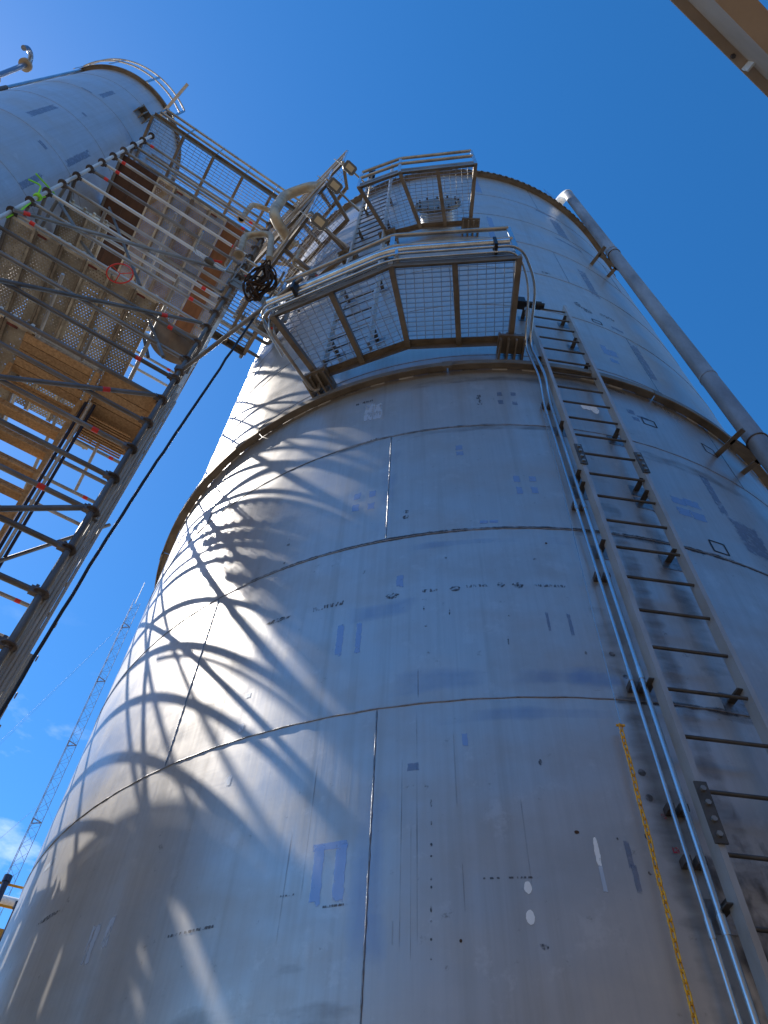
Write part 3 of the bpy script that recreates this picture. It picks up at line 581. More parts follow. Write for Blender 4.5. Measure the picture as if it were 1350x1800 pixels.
# downpipe
t = thing('downpipe', 'big grey vertical pipe off the right side of the tank with a white elbow', 'pipe', (3.575, 3.355, .2))
dp = Vector((3.575, 3.355)); zs = [.2, 3.5, 6.2, 9.2, 14.1, 18.35]
for a, b_ in zip(zs, zs[1:]):
    mb = MB(); mb.path([(*dp, a), (*dp, b_)], .095, 28); mb.build('pipe_length', M_PIPE, t)
    mb = MB(); mb.path([(*dp, b_ - .02), (*dp, b_ + .02)], .1, 28)
    if b_ < 18: mb.build('pipe_joint', M_PIPE, t)
dd = (Vector(C0) - dp).normalized()
el = [Vector((*dp, 18.36))] + [Vector((dp.x + dd.x * .2 * (1 - math.cos(a)), dp.y + dd.y * .2 * (1 - math.cos(a)), 18.37 + .2 * math.sin(a))) for a in [math.pi / 2 * q / 8 for q in range(9)]] + [Vector((dp.x + dd.x * .75, dp.y + dd.y * .75, 18.57))]
mb = MB(); mb.path(el, .103, 20); mb.build('elbow', M_WHITE, t)
for z in (13.9, 7.75):
    for sd_ in (-1, 1):
        e = Vector((-dd.y, dd.x)) * .2 * sd_; a = dp + e + dd * -.02; tt = (Vector(C0) - a).normalized(); c = a + tt * ((Vector(C0) - a).length - R)
        mb = MB(); mb.angle((*a, z), (*c, z), .06, .06, .008); mb.build('bracket_arm', M_FRAME, t)
    a = dp + Vector((-dd.y, dd.x)) * .22 + dd * .1; c = dp - Vector((-dd.y, dd.x)) * .22 + dd * .1
    mb = MB(); mb.angle((*a, z), (*c, z), .06, .06, .008); mb.build('bracket_crossbar', M_FRAME, t)
    mb = MB(); mb.path([(dp.x + .101 * math.cos(x), dp.y + .101 * math.sin(x), z + .02) for x in [2 * math.pi * q / 20 for q in range(20)]], .008, 6, closed=True); mb.build('u_bolt', M_CAST, t)
# black cable
t = thing('black_cable', 'black cable dropping from the platform past the scaffold to the lower left', 'cable', (-1.56, 3.0, 9.4))
A = [Vector((-1.5, 2.88, 9.15)), Vector((-1.78, 3.13, 7.4)), Vector((-2.02, 3.35, 5.85)), Vector((-2.2, 3.57, 4.29)), Vector((-2.34, 3.74, 3.0)), Vector((-2.42, 3.82, 1.6)), Vector((-2.45, 3.86, .06))]
pts = []
for i in range(len(A) - 1):
    for q in range(12):
        f = q / 12; p0 = A[max(i - 1, 0)]; p3 = A[min(i + 2, len(A) - 1)]
        v = .5 * ((2 * A[i]) + (-p0 + A[i + 1]) * f + (2 * p0 - 5 * A[i] + 4 * A[i + 1] - p3) * f * f + (-p0 + 3 * A[i] - 3 * A[i + 1] + p3) * f ** 3)
        pts.append(v + Vector((random.uniform(-1, 1), random.uniform(-1, 1), 0)) * .0035)
mb = MB(); mb.path(pts, .0125, 8); mb.build('cable_body', M_BLACK, t)

# manway nozzle seen through the upper platform, ladder gussets
t = thing('manway_hatch', 'round bolted manway hatch on the shell seen through the upper platform grating', 'hatch', P(-99, R, 14.3))
Mh = Matrix.Translation(P(-99, R, 14.25)) @ Matrix.Rotation(R_(-99), 4, 'Z') @ Matrix.Rotation(R_(90), 4, 'Y')
mb = MB(); mb.path([Mh @ Vector((0, 0, -.02)), Mh @ Vector((0, 0, .28))], .3, 28); mb.build('neck', M_TANK2, t)
mb = MB(); mb.path([Mh @ Vector((0, 0, .26)), Mh @ Vector((0, 0, .32))], .38, 28); mb.build('flange', M_FRAME, t)
for q in range(12):
    a = q * math.pi / 6; mb = MB(); mb.tube(Mh @ Vector((.34 * math.cos(a), .34 * math.sin(a), .24)), Mh @ Vector((.34 * math.cos(a), .34 * math.sin(a), .36)), .016, 6); mb.build('bolt', M_CAST, t)

# floodlights
def flood(label, q, post_to, tilt=(.25, -.35, -.9)):
    t = thing('floodlight', label, 'floodlight', q, 'floodlights on the side platforms')
    d = Vector(tilt).normalized(); Mf = frame(Vector(q), Vector(q) + d, (.75, .65, .1))
    mb = MB(); w_, h_ = .095, .125
    out = []
    for (s_, z) in ((.8, -.07), (1, -.02), (1, .03)):
        ring = []
        for (x, y) in ((-1, -.7), (-.7, -1), (.7, -1), (1, -.7), (1, .7), (.7, 1), (-.7, 1), (-1, .7)): ring.append(Mf @ Vector((x * w_ * s_, y * h_ * s_, z)))
        out.append(ring)
    vs = [v for r_ in out for v in r_]; fs = [(i * 8 + k, i * 8 + (k + 1) % 8, (i + 1) * 8 + (k + 1) % 8, (i + 1) * 8 + k) for i in (0, 1) for k in range(8)] + [tuple(range(7, -1, -1)), tuple(range(16, 24))]
    mb.add(vs, fs); hs = mb.build('housing', M_GREY, t)
    mb = MB(); mb.box((0, 0, .034), .052, .075, .003, Mf); mb.build('lens', M_LENS, hs)
    for k in range(5):
        mb = MB(); mb.box((-.06 + k * .03, 0, -.085), .004, .09, .02, Mf); mb.build('cooling_fin', M_GREY, hs)
    mb = MB(); mb.path(fillet([Mf @ Vector((0, -.11, -.02)), Mf @ Vector((0, -.2, -.02)), Vector(post_to)], .05, 4), .02, 8); mb.build('mounting_pole', M_RAIL, t)
    mb = MB(); mb.path([Mf @ Vector((.03, -.15, -.05)), Mf @ Vector((.07, -.32, .02)), Vector(post_to) + Vector((.05, 0, .03))], .008, 6); mb.build('lead', M_WHITE, t)
    return t
flood('lowest floodlight, nearest the lower platform', (-1.27, 2.93, 13.25), (-.85, 3.35, 13.45))
flood('middle floodlight of the three', (-1.17, 2.72, 14.8), (-.75, 3.15, 15.0))
flood('highest floodlight, just below the top rails against the sky', (-1.03, 2.72, 16.4), (-.62, 3.1, 16.6))
t = thing('sensor_box', 'small dark sensor box fixed beside the highest floodlight', 'sensor', (-.55, 2.6, 15.2))
mb = MB(); mb.box((-.55, 2.55, 15.15), .05, .06, .14); mb.build('sensor_body', M_NAVY, t)
mb = MB(); mb.tube((-.55, 2.55, 15.0), (-.62, 3.1, 14.9), .015, 6); mb.build('arm', M_RAIL, t)

# cream gooseneck vents
def vent(label, pts, r, fil=.25):
    t = thing('gooseneck_vent', label, 'vent pipe', pts[0]); mb = MB(); mb.path(fillet(pts, fil, 8), r, 16); mb.build('bent_pipe', M_CREAM, t)
    mb = MB(); p = Vector(pts[0]); d = (Vector(pts[1]) - p).normalized(); mb.path([p, p + d * .04], r * 1.5, 16); mb.build('flange', M_CREAM, t); return t
vent('fat cream gooseneck vent pipe between the scaffold and the side platforms', [(-1.9, 3.75, 14.7), (-2.25, 3.22, 14.7), (-2.25, 3.22, 16.15), (-1.78, 3.06, 16.25), (-1.55, 3.0, 16.0)], .095, .45)
vent('thin cream looped pipe left of the fat gooseneck vent', [(-2.9, 3.45, 15.2), (-2.9, 3.45, 16.35), (-2.45, 3.6, 16.35), (-2.45, 3.62, 15.4)], .05, .2)
vent('cream pipe bend low beside the right scaffold standard', [(-2.55, 3.5, 13.2), (-2.6, 3.4, 14.0), (-2.15, 3.35, 14.0), (-2.05, 3.5, 13.1)], .055, .2)

# process pipework crowding the gap between scaffold and tank
rp = random.Random(21)
t = thing('pipe_manifold', 'cluster of small pipes and red-handled valves in the gap between scaffold and tank', 'pipework', (-1.9, 3.6, 12.6))
for k in range(13):
    a = Vector((rp.uniform(-2.5, -1.1), rp.uniform(3.3, 4.3), rp.uniform(11.4, 13.2))); pts = [a]; d_ = [Vector((0, 0, 1)), U.to_3d(), Wd.to_3d()]
    for q in range(3): a = a + d_[(k + q) % 3] * rp.choice((-1, 1)) * rp.uniform(.25, .7); pts.append(a)
    mb = MB(); mb.path(fillet(pts, .07, 4), rp.choice((.016, .022, .03)), 8); mb.build('process_pipe', rp.choice((M_RAIL, M_CREAM, M_COND, M_GALV)), t)
    if k % 2 == 0: mb = MB(); m_ = pts[1].lerp(pts[2], .5); mb.path([m_ - (pts[2] - pts[1]).normalized() * .07, m_, m_ + (pts[2] - pts[1]).normalized() * .07], [.035, .06, .035], 10); mb.build('valve_body', M_RUNG, t); mb = MB(); mb.bar(m_ + Vector((0, 0, .06)), m_ + Vector((.16, .03, .1)), .03, .012); mb.build('valve_handle', M_RED, t)
# coil of hoses hanging on the corner
t = thing('hose_coil', 'tangled brown coil of hoses hanging where scaffold and platform meet', 'hose coil', (-1.5, 2.65, 9.9))
for k in range(11):
    mb = MB(); pts = []; a0 = random.uniform(0, 6); a1 = random.uniform(0, 6); rx = random.uniform(.05, .17); rz_ = random.uniform(.22, .46); ox = random.uniform(-.05, .05); oz = random.uniform(-.07, .07)
    for q in range(40):
        a = 2 * math.pi * q / 40; pts.append((-1.56 + ox + rx * math.cos(a) + .03 * math.sin(3 * a + a0), 2.72 + .10 * math.cos(a + a0) + .02 * math.sin(4 * a + a1), 9.72 + oz + rz_ * math.sin(a) + .05 * math.cos(2 * a + a0)))
    mb.path(pts, .011, 6, closed=True); mb.build('hose_loop', M_HOSE, t)

# ------------------------------------------------------------------ scaffold
sc = thing('scaffold_tower', 'ringlock scaffold tower with perforated steel decks at the left', 'scaffold', W(0, 0, 0))
BAY = 2.51; DEP = 2.57
rz = [.8 + .5 * k for k in range(31)]
rm = MB()
rm.path([(0, 0, -.006), (0, 0, .006)], .061, 12); rm.path([(0, 0, -.03), (0, 0, .03)], .03, 10)
ros = rm.mesh('rosette', M_CAST)
std_mesh = {}
def standard(s, t, z0, z1, mt=M_GALV, rosettes=True, parent=sc):
    p = W(s, t, z0); mb = MB(); mb.path([p, W(s, t, z1)], .0242, 12); o = mb.build('standard', mt, parent)
    if rosettes:
        for z in rz:
            if z0 < z < z1: inst('rosette', ros, Matrix.Translation(W(s, t, z)), o)
    return o
RZ0 = 4.80
standard(0, 0, .2, 15.45); standard(BAY, 0, .2, 15.9, M_GALVL)
standard(0.0, DEP, .2, 15.45); standard(BAY, DEP, .2, 15.9)
def wedge_mesh():
    m = MB(); m.box((0, 0, .045), .022, .03, .035); m.box((0, .02, .045), .006, .045, .012); return m.mesh('ledger_head', M_CAST)
wm = wedge_mesh()
led_cache = {}
def tube_part(name, p0, p1, mt=M_GALV, r=.0242, tape=(), heads=True, parent=None):
    p0, p1 = Vector(p0), Vector(p1); L = round((p1 - p0).length, 2); key = (L, mt.name, r)
    if key not in led_cache:
        m = MB(); m.path([(0, 0, .05), (0, 0, L - .05)], r, 10); led_cache[key] = m.mesh(name, mt)
    o = inst(name, led_cache[key], frame(p0, p1), parent or sc)
    if heads:
        inst('ledger_head', wm, frame(p0, p1), o); inst('ledger_head', wm, frame(p1, p0), o)
    for f in tape:
        m = MB(); m.path([p0.lerp(p1, f - .012), p0.lerp(p1, f + .012)], r + .0015, 10)
        m.build('tape_band', M_RED, o)
    return o
rs = random.Random(5)
for k in range(0, 31):
    z = rz[k]; top = z > 10.4
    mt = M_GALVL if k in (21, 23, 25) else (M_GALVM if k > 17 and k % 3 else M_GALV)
    if z < 15.6:
        tp = []
        if k in (11, 13, 16, 18, 20, 21, 23, 25, 27, 28): tp.append(rs.choice((.12, .14, .17)))
        if k in (19, 24, 25, 29, 26): tp.append(rs.choice((.9, .93)))
        tube_part('ledger', W(0, 0, z), W(BAY, 0, z), mt, tape=tp)
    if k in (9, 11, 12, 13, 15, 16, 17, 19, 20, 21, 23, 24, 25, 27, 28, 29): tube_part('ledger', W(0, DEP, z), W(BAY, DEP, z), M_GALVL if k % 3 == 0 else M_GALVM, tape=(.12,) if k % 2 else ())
    if k in (3, 7, 11, 15, 19, 23, 27):
        tube_part('ledger', W(0, .0, z), W(0, DEP, z)); tube_part('ledger', W(BAY, .0, z), W(BAY, DEP, z))
    if k in (9, 10, 12, 13, 14, 16, 17, 18, 20, 21): tube_part('ledger', W(0, .0, z), W(0, DEP, z), M_GALV)
    if k in (16, 17, 20, 21, 28, 29): tube_part('ledger', W(BAY, .0, z), W(BAY, DEP, z))
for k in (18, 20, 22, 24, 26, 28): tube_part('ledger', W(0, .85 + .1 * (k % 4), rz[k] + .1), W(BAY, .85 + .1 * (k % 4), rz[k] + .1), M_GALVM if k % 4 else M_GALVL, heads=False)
for s_, z_ in ((.45, 9.3), (.95, 8.9), (1.6, 9.6), (2.1, 9.1)): tube_part('transom', W(s_, -.05, z_), W(s_, DEP, z_), M_GALVM, .021, heads=False)
# face braces, two metres rise per bay, on alternate hands
for z0, hand in ((2.3, 0), (4.3, 0), (6.3, 0), (8.3, 0), (10.3, 0)):
    tube_part('face_brace', W(BAY, -.06, z0 - .1), W(.04, -.06, z0 + 1.95), M_GALV, tape=(.82,) if z0 in (6.3, 8.3) else (.06,) if z0 == 10.3 else (), heads=False)
for z0, h_ in ((4.3, 0), (6.3, 1), (8.3, 0), (10.3, 1), (12.3, 0)):
    tube_part('side_brace', W(-.05, 0 if h_ else DEP, z0), W(-.05, DEP if h_ else 0, z0 + 2), M_GALV, heads=False); tube_part('side_brace', W(BAY + .05, DEP if h_ else 0, z0), W(BAY + .05, 0 if h_ else DEP, z0 + 2), M_GALV, heads=False)
for a, b_ in (((-4.88, 2.62, 12.3), (-4.12, 2.64, 11.0)), ((-4.67, 3.16, 12.3), (-3.92, 3.06, 11.0)), ((-4.75, 3.03, 13.8), (-3.23, 3.15, 10.5)), ((-3.12, 3.49, 10.3), (-2.48, 3.32, 8.8)), ((-3.18, 3.65, 10.2), (-2.83, 3.56, 9.3)),
              ((-3.3, 5.4, 8.5), (-4.0, 4.3, 6.0)), ((-4.6, 5.1, 6.3), (-3.75, 5.6, 3.9))):
    tube_part('plan_brace', a, b_, M_GALV, .021, heads=False)
# decks of hooked planks
def plank_mesh(name, mt, L=DEP - .12):
    m = MB(); w = .153
    m.box((0, 0, L / 2), w, .0015, L / 2)                 # skin
    return m.mesh(name, mt)
def flange_mesh(mt, L=DEP - .12):
    m = MB(); w = .153
    for sx in (-1, 1): m.box((sx * w, -.025, L / 2), .002, .025, L / 2); m.box((sx * (w - .014), -.05, L / 2), .014, .0015, L / 2)
    return m.mesh('plank_flange', mt)
def cap_mesh():
    m = MB(); m.box((0, -.02, 0), .15, .03, .02); m.box((-.09, .0, -.03), .016, .02, .03); m.box((.09, .0, -.03), .016, .02, .03); return m.mesh('plank_hook', M_PLANKW)
plm = plank_mesh('steel_plank', M_PLANK); plr = plank_mesh('steel_plank', M_PLANKR); cap = cap_mesh(); flm = [flange_mesh(M_PLANKW), flange_mesh(M_FRAME)]
lbm = MB(); lbm.box((.07, -.052, 0), .055, .002, .014); lb = lbm.mesh('red_label', M_RED if False else M_RUSTC)
plyd = MB(); plyd.box((0, -.01, DEP / 2 - .06), .1565, .009, DEP / 2 - .07); plyd = plyd.mesh('plywood_sheet', M_PLY)
plyo = MB(); plyo.box((0, -.01, DEP / 2 - .06), .1565, .009, DEP / 2 - .07); plyo = plyo.mesh('plywood_sheet', M_PLYO)
def deck(z, s0, n, t0=.06, kinds=None, skip=()):
    for i in range(n):
        if i in skip: continue
        s = s0 + .16 + i * .3145; a = W(s, t0, z + .06); b_ = W(s, t0 + DEP, z + .06); kd = (kinds or {}).get(i, 'p')
        if kd == 'x': continue
        me = {'p': plm, 'r': plr, 'd': plyd, 'o': plyo}[kd]
        o = inst('steel_plank' if kd in 'pr' else 'plywood_sheet', me, frame(a, b_), sc)
        if kd in 'pr':
            inst('plank_flange', flm[(i * 5 + int(z)) % 3 > 0], frame(a, b_), o)
            inst('plank_hook', cap, frame(a, b_), o)
            inst('plank_hook', cap, frame(b_, a), o)
            if (i + int(z)) % 2 == 0: inst('red_label', lb, frame(a, b_) @ Matrix.Translation((0, -.0, .03)), o)
deck(14.3, 0, 8, kinds={0: 'p', 1: 'o', 2: 'p', 3: 'r', 4: 'p', 5: 'r', 6: 'd', 7: 'd'})
deck(10.3, 0, 8, skip=(0, 1)); deck(12.3, 0, 8, t0=.42, skip=(0, 1, 2, 3, 4, 5))
for z_, t_ in ((10.24, 1.3), (14.24, 1.3), (12.24, .42), (8.24, 1.3)): tube_part('transom', W(0, t_, z_), W(BAY, t_, z_), M_GALVM)
for s_, z_ in ((.63, 11.2), (1.26, 13.2), (1.9, 11.8)): tube_part('transom', W(s_, -.04, z_), W(s_, DEP, z_ + .02), M_GALVM, heads=False)
deck(8.3, BAY - 1.18, 4)
# timber landing and hanging timber treads
def board(p0, p1, w, h, up=(0, 0, 1), name='timber_board', parent=sc):
    m = MB(); m.bar(p0, p1, w, h, up); return m.build(name, M_WOOD, parent)
for i in range(4): board(W(.0, .13 + i * .225, 8.36), W(.62, .13 + i * .225, 8.36), .215, .038)
board(W(.66, .05, 8.30), W(.66, 1.0, 8.30), .045, .12); board(W(.02, .05, 8.30), W(.02, .98, 8.30), .045, .1)
for i in range(11): board(W(.1, .60 + i * .033, 8.28 - i * .0), W(.60, .60 + i * .033, 8.28), .012, .02, name='slat')
for j in range(5): board(W(.72, .12 + j * .1, 8.30), W(1.42, .12 + j * .1, 8.30), .092, .038)
for i in range(10):                                                 # timber stair going down from the landing
    f = .66 + i * .17; z = 8.2 - i * .17
    board(W(.72, f, z), W(1.42, f, z), .15, .036); board(W(.72, f - .06, z - .03), W(1.42, f - .06, z - .03), .02, .045)
for s in (.70, 1.44): board(W(s, .5, 8.3), W(s, 2.3, 6.5), .045, .11)
for s, mt_ in ((.60, M_GALVL), (.645, M_NAVY), (.56, M_NAVY)): tube_part('hand_rail', W(s, .40, 8.3), W(s, 2.2, 6.5), mt_, .017, heads=False)
# side face: row of upright tubes seen nearly edge-on, added shading boards only at the foot
for i, (s, t) in enumerate(((-.045, .05), (-.072, .055), (-.099, .06), (-.126, .07))):
    o = tube_part('upright_tube', W(s, t, .2), W(s, t, 9.0 - .15 * i), M_CLAD, .013, heads=False)
m = MB()
for i in range(12):
    z = 2.8 + i * .5; m = MB(); m.path([W(-.17, 2.69 + .028 * math.cos(a), z + .028 * math.sin(a)) for a in [2 * math.pi * q / 12 for q in range(12)]], .008, 6, closed=True); m.build('ring_hook', M_CAST, sc)
cl = thing('added_shade_screen', 'pale ribbed screen of upright planks added at the scaffold foot to shade the tank', 'screen', W(-.06, .2, .2))  # added blocker: its height and gaps shape the shadow low on the tank
for i in range(8):
    s = -.10 - .012 * i; t = .16 + i * .315; m = MB(); z0, z1 = .25, 5.15 + (.25 if i in (2, 5) else 0)
    wdt = {1: .16, 3: .22, 5: .13}.get(i, .305)
    m.bar(W(s, t + .15, z0), W(s, t + .15, z1), .004, wdt, up=(Wd.x, Wd.y, 0)); m.bar(W(s - .018, t + .15 - wdt / 2, z0), W(s - .018, t + .15 - wdt / 2, z1), .036, .005, up=(Wd.x, Wd.y, 0)); m.bar(W(s - .018, t + .15 + wdt / 2, z0), W(s - .018, t + .15 + wdt / 2, z1), .036, .005, up=(Wd.x, Wd.y, 0))
    m.build('shade_plank', M_CLAD, cl)
# white perforated angle strip above the screen
m = MB(); m.bar(W(-.07, .5, 8.9), W(-.07, .5, 12.2), .05, .004, up=(Wd.x, Wd.y, 0)); m.build('corner_strip', M_WHITE, sc)

# tie tube from scaffold to platform
t = thing('tie_tube', 'horizontal scaffold tube tying the tower to the corner of the lower platform', 'tube', (-2.42, 3.6, 9.02)); mb = MB(); mb.tube((-2.45, 3.62, 9.02), (-.98, 2.42, 8.98), .0242, 10); mb.build('tube_body', M_GALV, t)
mb = MB(); mb.box((-2.39, 3.56, 9.03), .05, .045, .05); mb.build('swivel_coupler', M_CAST, t)
# hanging sheet, strap, red wheel
t = thing('canvas_sheet', 'sagging brown and grey canvas slung under the scaffold deck beside the right standard', 'canvas', W(.3, .2, 9.7)); mb = MB(); nx, ny = 14, 10; vs = []
for j in range(ny + 1):
    for i in range(nx + 1):
        a = i / nx; b_ = j / ny; z = 9.95 - .05 * b_ - .26 * math.sin(math.pi * (.15 + .85 * a)) * (.35 + .65 * b_) + .02 * math.sin(7 * a + 5 * b_)
        vs.append(W(.02 + .5 * a, -.02 + .36 * b_, z))
mb.add(vs, [(j * (nx + 1) + i, j * (nx + 1) + i + 1, (j + 1) * (nx + 1) + i + 1, (j + 1) * (nx + 1) + i) for j in range(ny) for i in range(nx)], True)
o = mb.build('canvas_cloth', M_TARP, t); md = o.modifiers.new('thickness', 'SOLIDIFY'); md.thickness = .006
t = thing('ratchet_strap', 'lime green ratchet strap tied round the left scaffold standard', 'strap', W(BAY, 0, 11.0)); mb = MB()
for z in (11.0, 11.04): mb.path([W(BAY + .036 * math.cos(a), .036 * math.sin(a), z + .01 * math.sin(a)) for a in [2 * math.pi * q / 14 for q in range(14)]], .016, 6, closed=True)
mb.build('strap_loop', M_LIME, t)
for pts in ([W(BAY, 0, 11.0), W(BAY + .07, -.06, 11.25), W(BAY + .2, -.08, 11.15)], [W(BAY, .02, 11.05), W(BAY - .02, .1, 11.6), W(BAY + .25, -.05, 11.5)], [W(BAY, 0, 10.98), W(BAY - .05, .0, 10.4), W(BAY - .02, .03, 10.15)]):
    mb = MB(); mb.path(fillet(pts, .06, 4), .011, 6); mb.build('strap_tail', M_LIME, t)
t = thing('hand_wheel', 'red spoked handwheel hanging under the scaffold deck', 'handwheel', (-3.36, 2.9, 10.2)); mb = MB(); Mw = Matrix.Translation((-3.33, 2.88, 10.15)) @ Euler((R_(25), R_(-20), 0)).to_matrix().to_4x4()
mb.path([Mw @ Vector((.15 * math.cos(a), .15 * math.sin(a), 0)) for a in [2 * math.pi * q / 28 for q in range(28)]], .009, 8, closed=True); mb.build('wheel_rim', M_RED, t)
for a in (0, 2.1, 4.2): mb = MB(); mb.tube(Mw @ Vector((0, 0, 0)), Mw @ Vector((.15 * math.cos(a), .15 * math.sin(a), 0)), .006, 6); mb.build('spoke', M_RED, t)

# ------------------------------------------------------------------ the small tank
CS = (-6.44, 2.95); RSM = 1.36; ZS = 19.2
st = thing('slender_tank', 'slender stainless tank behind the scaffold at the upper left', 'tank', (*CS, .1))
zc = [.1] + [18.06 - 1.524 * k for k in range(11, -1, -1)] + [ZS]
for i in range(len(zc) - 1):
    o_ = (i * 73) % 120 - 90
    plates(st, CS, RSM, zc[i], zc[i + 1], [(o_, o_ + 120), (o_ + 120, o_ + 240), (o_ + 240, o_ + 360)], M_TANK2)
    if zc[i] > 6:
        mb = MB(); mb.path([P(q * 5, RSM + .0005, zc[i], CS) for q in range(72)], .005, 6, closed=True); mb.build('ring_weld', M_WELD, st)
mb = MB(); sweep(mb, CS, [(RSM - .03, ZS + .012), (RSM - .03, ZS), (RSM + .075, ZS), (RSM + .075, ZS - .05), (RSM + .085, ZS - .05), (RSM + .085, ZS + .012)], 0, 360, 90, True); mb.build('rim_angle', M_FRAME, st)
mb = MB(); mb.add([(CS[0], CS[1], ZS + .25)] + [tuple(P(q * 10, RSM, ZS + .013, CS)) for q in range(36)], [(0, 1 + q, 1 + (q + 1) % 36) for q in range(36)], True); mb.build('roof', M_TANK2, st)
for h in (.45, .85): mb = MB(); mb.path(arcpts(CS, -115, -22, RSM + .12, ZS + h, 24), .02, 8); mb.build('guard_rail', M_RAIL, st)
for a in (-115, -84, -53, -22): mb = MB(); mb.bar(P(a, RSM + .12, ZS - .1, CS), P(a, RSM + .12, ZS + .86, CS), .05, .012, up=(math.cos(R_(a)), math.sin(R_(a)), 0)); mb.build('rail_post', M_COND, st)
for a, z, w_, h_ in ((-60.5, 14.35, .13, 1.25), (-25, 14.05, .13, 1.2), (-57, 17.1, .12, .9), (-14, 17.35, .12, .8), (-48, 15.4, .12, .1), (-66, 16.6, .25, .08), (-40, 13.3, .2, .12), (-25, 12.3, .12, .9)):
    patch(a, z, w_, h_, 'n', st, CS, RSM, .0015)
t = thing('bolted_lug', 'rusty bolted lug bracket near the top of the slender tank', 'bracket', (-5.27, 2.21, 17.48))
Ml = Matrix.Translation(P(-32.4, RSM + .07, 17.6, CS)) @ Matrix.Rotation(R_(-32.4), 4, 'Z')
for y in (-.12, 0, .12): mb = MB(); mb.box((0, y, 0), .075, .01, .16, Ml); mb.build('lug_plate', M_FRAME, t)
mb = MB(); mb.box((.0, 0, .15), .08, .14, .01, Ml); mb.build('lug_plate', M_FRAME, t)
t = thing('rail_stub', 'loose tube end sticking out past the slender tank rim', 'tube', (-5.0, 2.3, 18.6)); mb = MB(); mb.bar((-5.15, 2.35, 18.2), (-4.55, 1.72, 18.6), .06, .06); mb.build('stub_body', M_COND, t)
t = thing('polished_riser', 'thin polished riser pipe up the far edge of the slender tank', 'pipe', (-6.9, 1.62, .2)); mb = MB()
pb = Vector((math.cos(R_(166.72)), math.sin(R_(166.72)))) * 7.12
mb.path([(*pb, .2), (*pb, 13.9)], .03, 10); mb.build('lower_length', M_COND, t); mb = MB(); mb.path([(*pb, 13.9), (*pb, 15.7)], .038, 10); mb.build('valve_body', M_CAST, t)
mb = MB(); mb.path([(*pb, 15.7), (*pb, 19.7)], .03, 10); mb.build('upper_length', M_COND, t)
for z in (14.2, 14.5, 15.2): mb = MB(); mb.path([(pb.x, pb.y, z), (pb.x, pb.y, z + .05)], .08, 12); mb.build('flange', M_CAST, t)
def dirp(az, el, h): return Vector((h * math.cos(R_(az)), h * math.sin(R_(az)), 1.6 + h * math.tan(R_(el))))
t = thing('flanged_vent', 'hooked vent pipe with flanges at the very top left corner', 'vent pipe', dirp(168.3, 63.3, 7.6)); a = dirp(168.0, 62.4, 7.7); b_ = dirp(168.9, 64.9, 7.7)
mb = MB(); dxy = (b_ - a).normalized(); hk = [a, b_, b_ + dxy * .10, b_ + dxy * .20 + Vector((.03, -.13, 0)), b_ + dxy * .10 + Vector((.05, -.26, -.02)), b_ + Vector((.05, -.28, -.12))]
mb.path(fillet(hk, .12, 6), .05, 14); mb.build('hooked_pipe', M_BLUEP, t)
for f in (.1, .95):
    q = a.lerp(b_, f); mb = MB(); mb.path([q - dxy * .035, q + dxy * .035], .125, 16); mb.build('flange', M_CREAM, t)
t = thing('vessel_shoulder', 'brown steel vessel top showing at the left edge below the hooked vent', 'vessel', dirp(167.9, 61, 7.9)); q = dirp(168.6, 60.5, 8.3)
mb = MB(); mb.path([q + Vector((0, 0, -6)), q, q + Vector((0, 0, .3)), q + Vector((0, 0, .5))], [.55, .55, .42, .1], 28); mb.build('vessel_body', M_FRAME, t)

# ------------------------------------------------------------------ girder overhead
t = thing('overhead_girder', 'beige steel girder crossing the top right corner', 'girder', (1.0, 0, 4.6)); Ug = Vector((.8499, .527, 0)); Ng = Vector((Ug.y, -Ug.x, 0))
o0 = Vector((.975, -.035, 0)); zt_, zb_ = 4.80, 4.33
def gb(name, off, z, w_, h_, a=-4., b2=9., m_=M_BEIGE):
    mb = MB(); p = o0 + Ng * off + Ug * a; q = o0 + Ng * off + Ug * b2; mb.bar((p.x, p.y, z), (q.x, q.y, z), w_, h_); return mb.build(name, m_, t)
gb('web', 0, (zt_ + zb_) / 2, .01, zt_ - zb_ - .03); gb('top_flange', 0, zt_, .075, .014); gb('bottom_flange', .0, zb_, .075, .014)
for k in range(34):
    p = o0 - Ng * .026 + Ug * (-3.8 + k * .37); 
    mb = MB(); mb.path([(p.x, p.y, zt_ - .02), (p.x, p.y, zt_ - .006)], .009, 6); mb.build('bolt', M_CAST, t)
p = o0 - Ng * .02 + Ug * .33; mb = MB(); mb.box((0, 0, 0), .0035, .016, .03, Matrix.Translation((p.x, p.y, zt_ - .045)) @ Matrix.Rotation(math.atan2(Ug.y, Ug.x), 4, 'Z')); mb.build('gusset_plate', M_WHITE, t)
t = thing('overhead_angle', 'second beige steel member beyond the overhead girder, in the extreme top right corner', 'girder', (1.4, -.2, 4.5)); 
mb = MB(); p = o0 + Ng * .32 + Ug * -4; q = o0 + Ng * .32 + Ug * 9; mb.angle((p.x, p.y, 4.5), (q.x, q.y, 4.5), .1, .1, .01); mb.build('angle_bar', M_BEIGE, t)
p = o0 + Ng * .0 + Ug * .72; q = o0 + Ng * .34 + Ug * .72; mb = MB(); mb.bar((p.x, p.y, 4.36), (q.x, q.y, 4.47), .12, .012); mb.build('cleat', M_BEIGE, t)

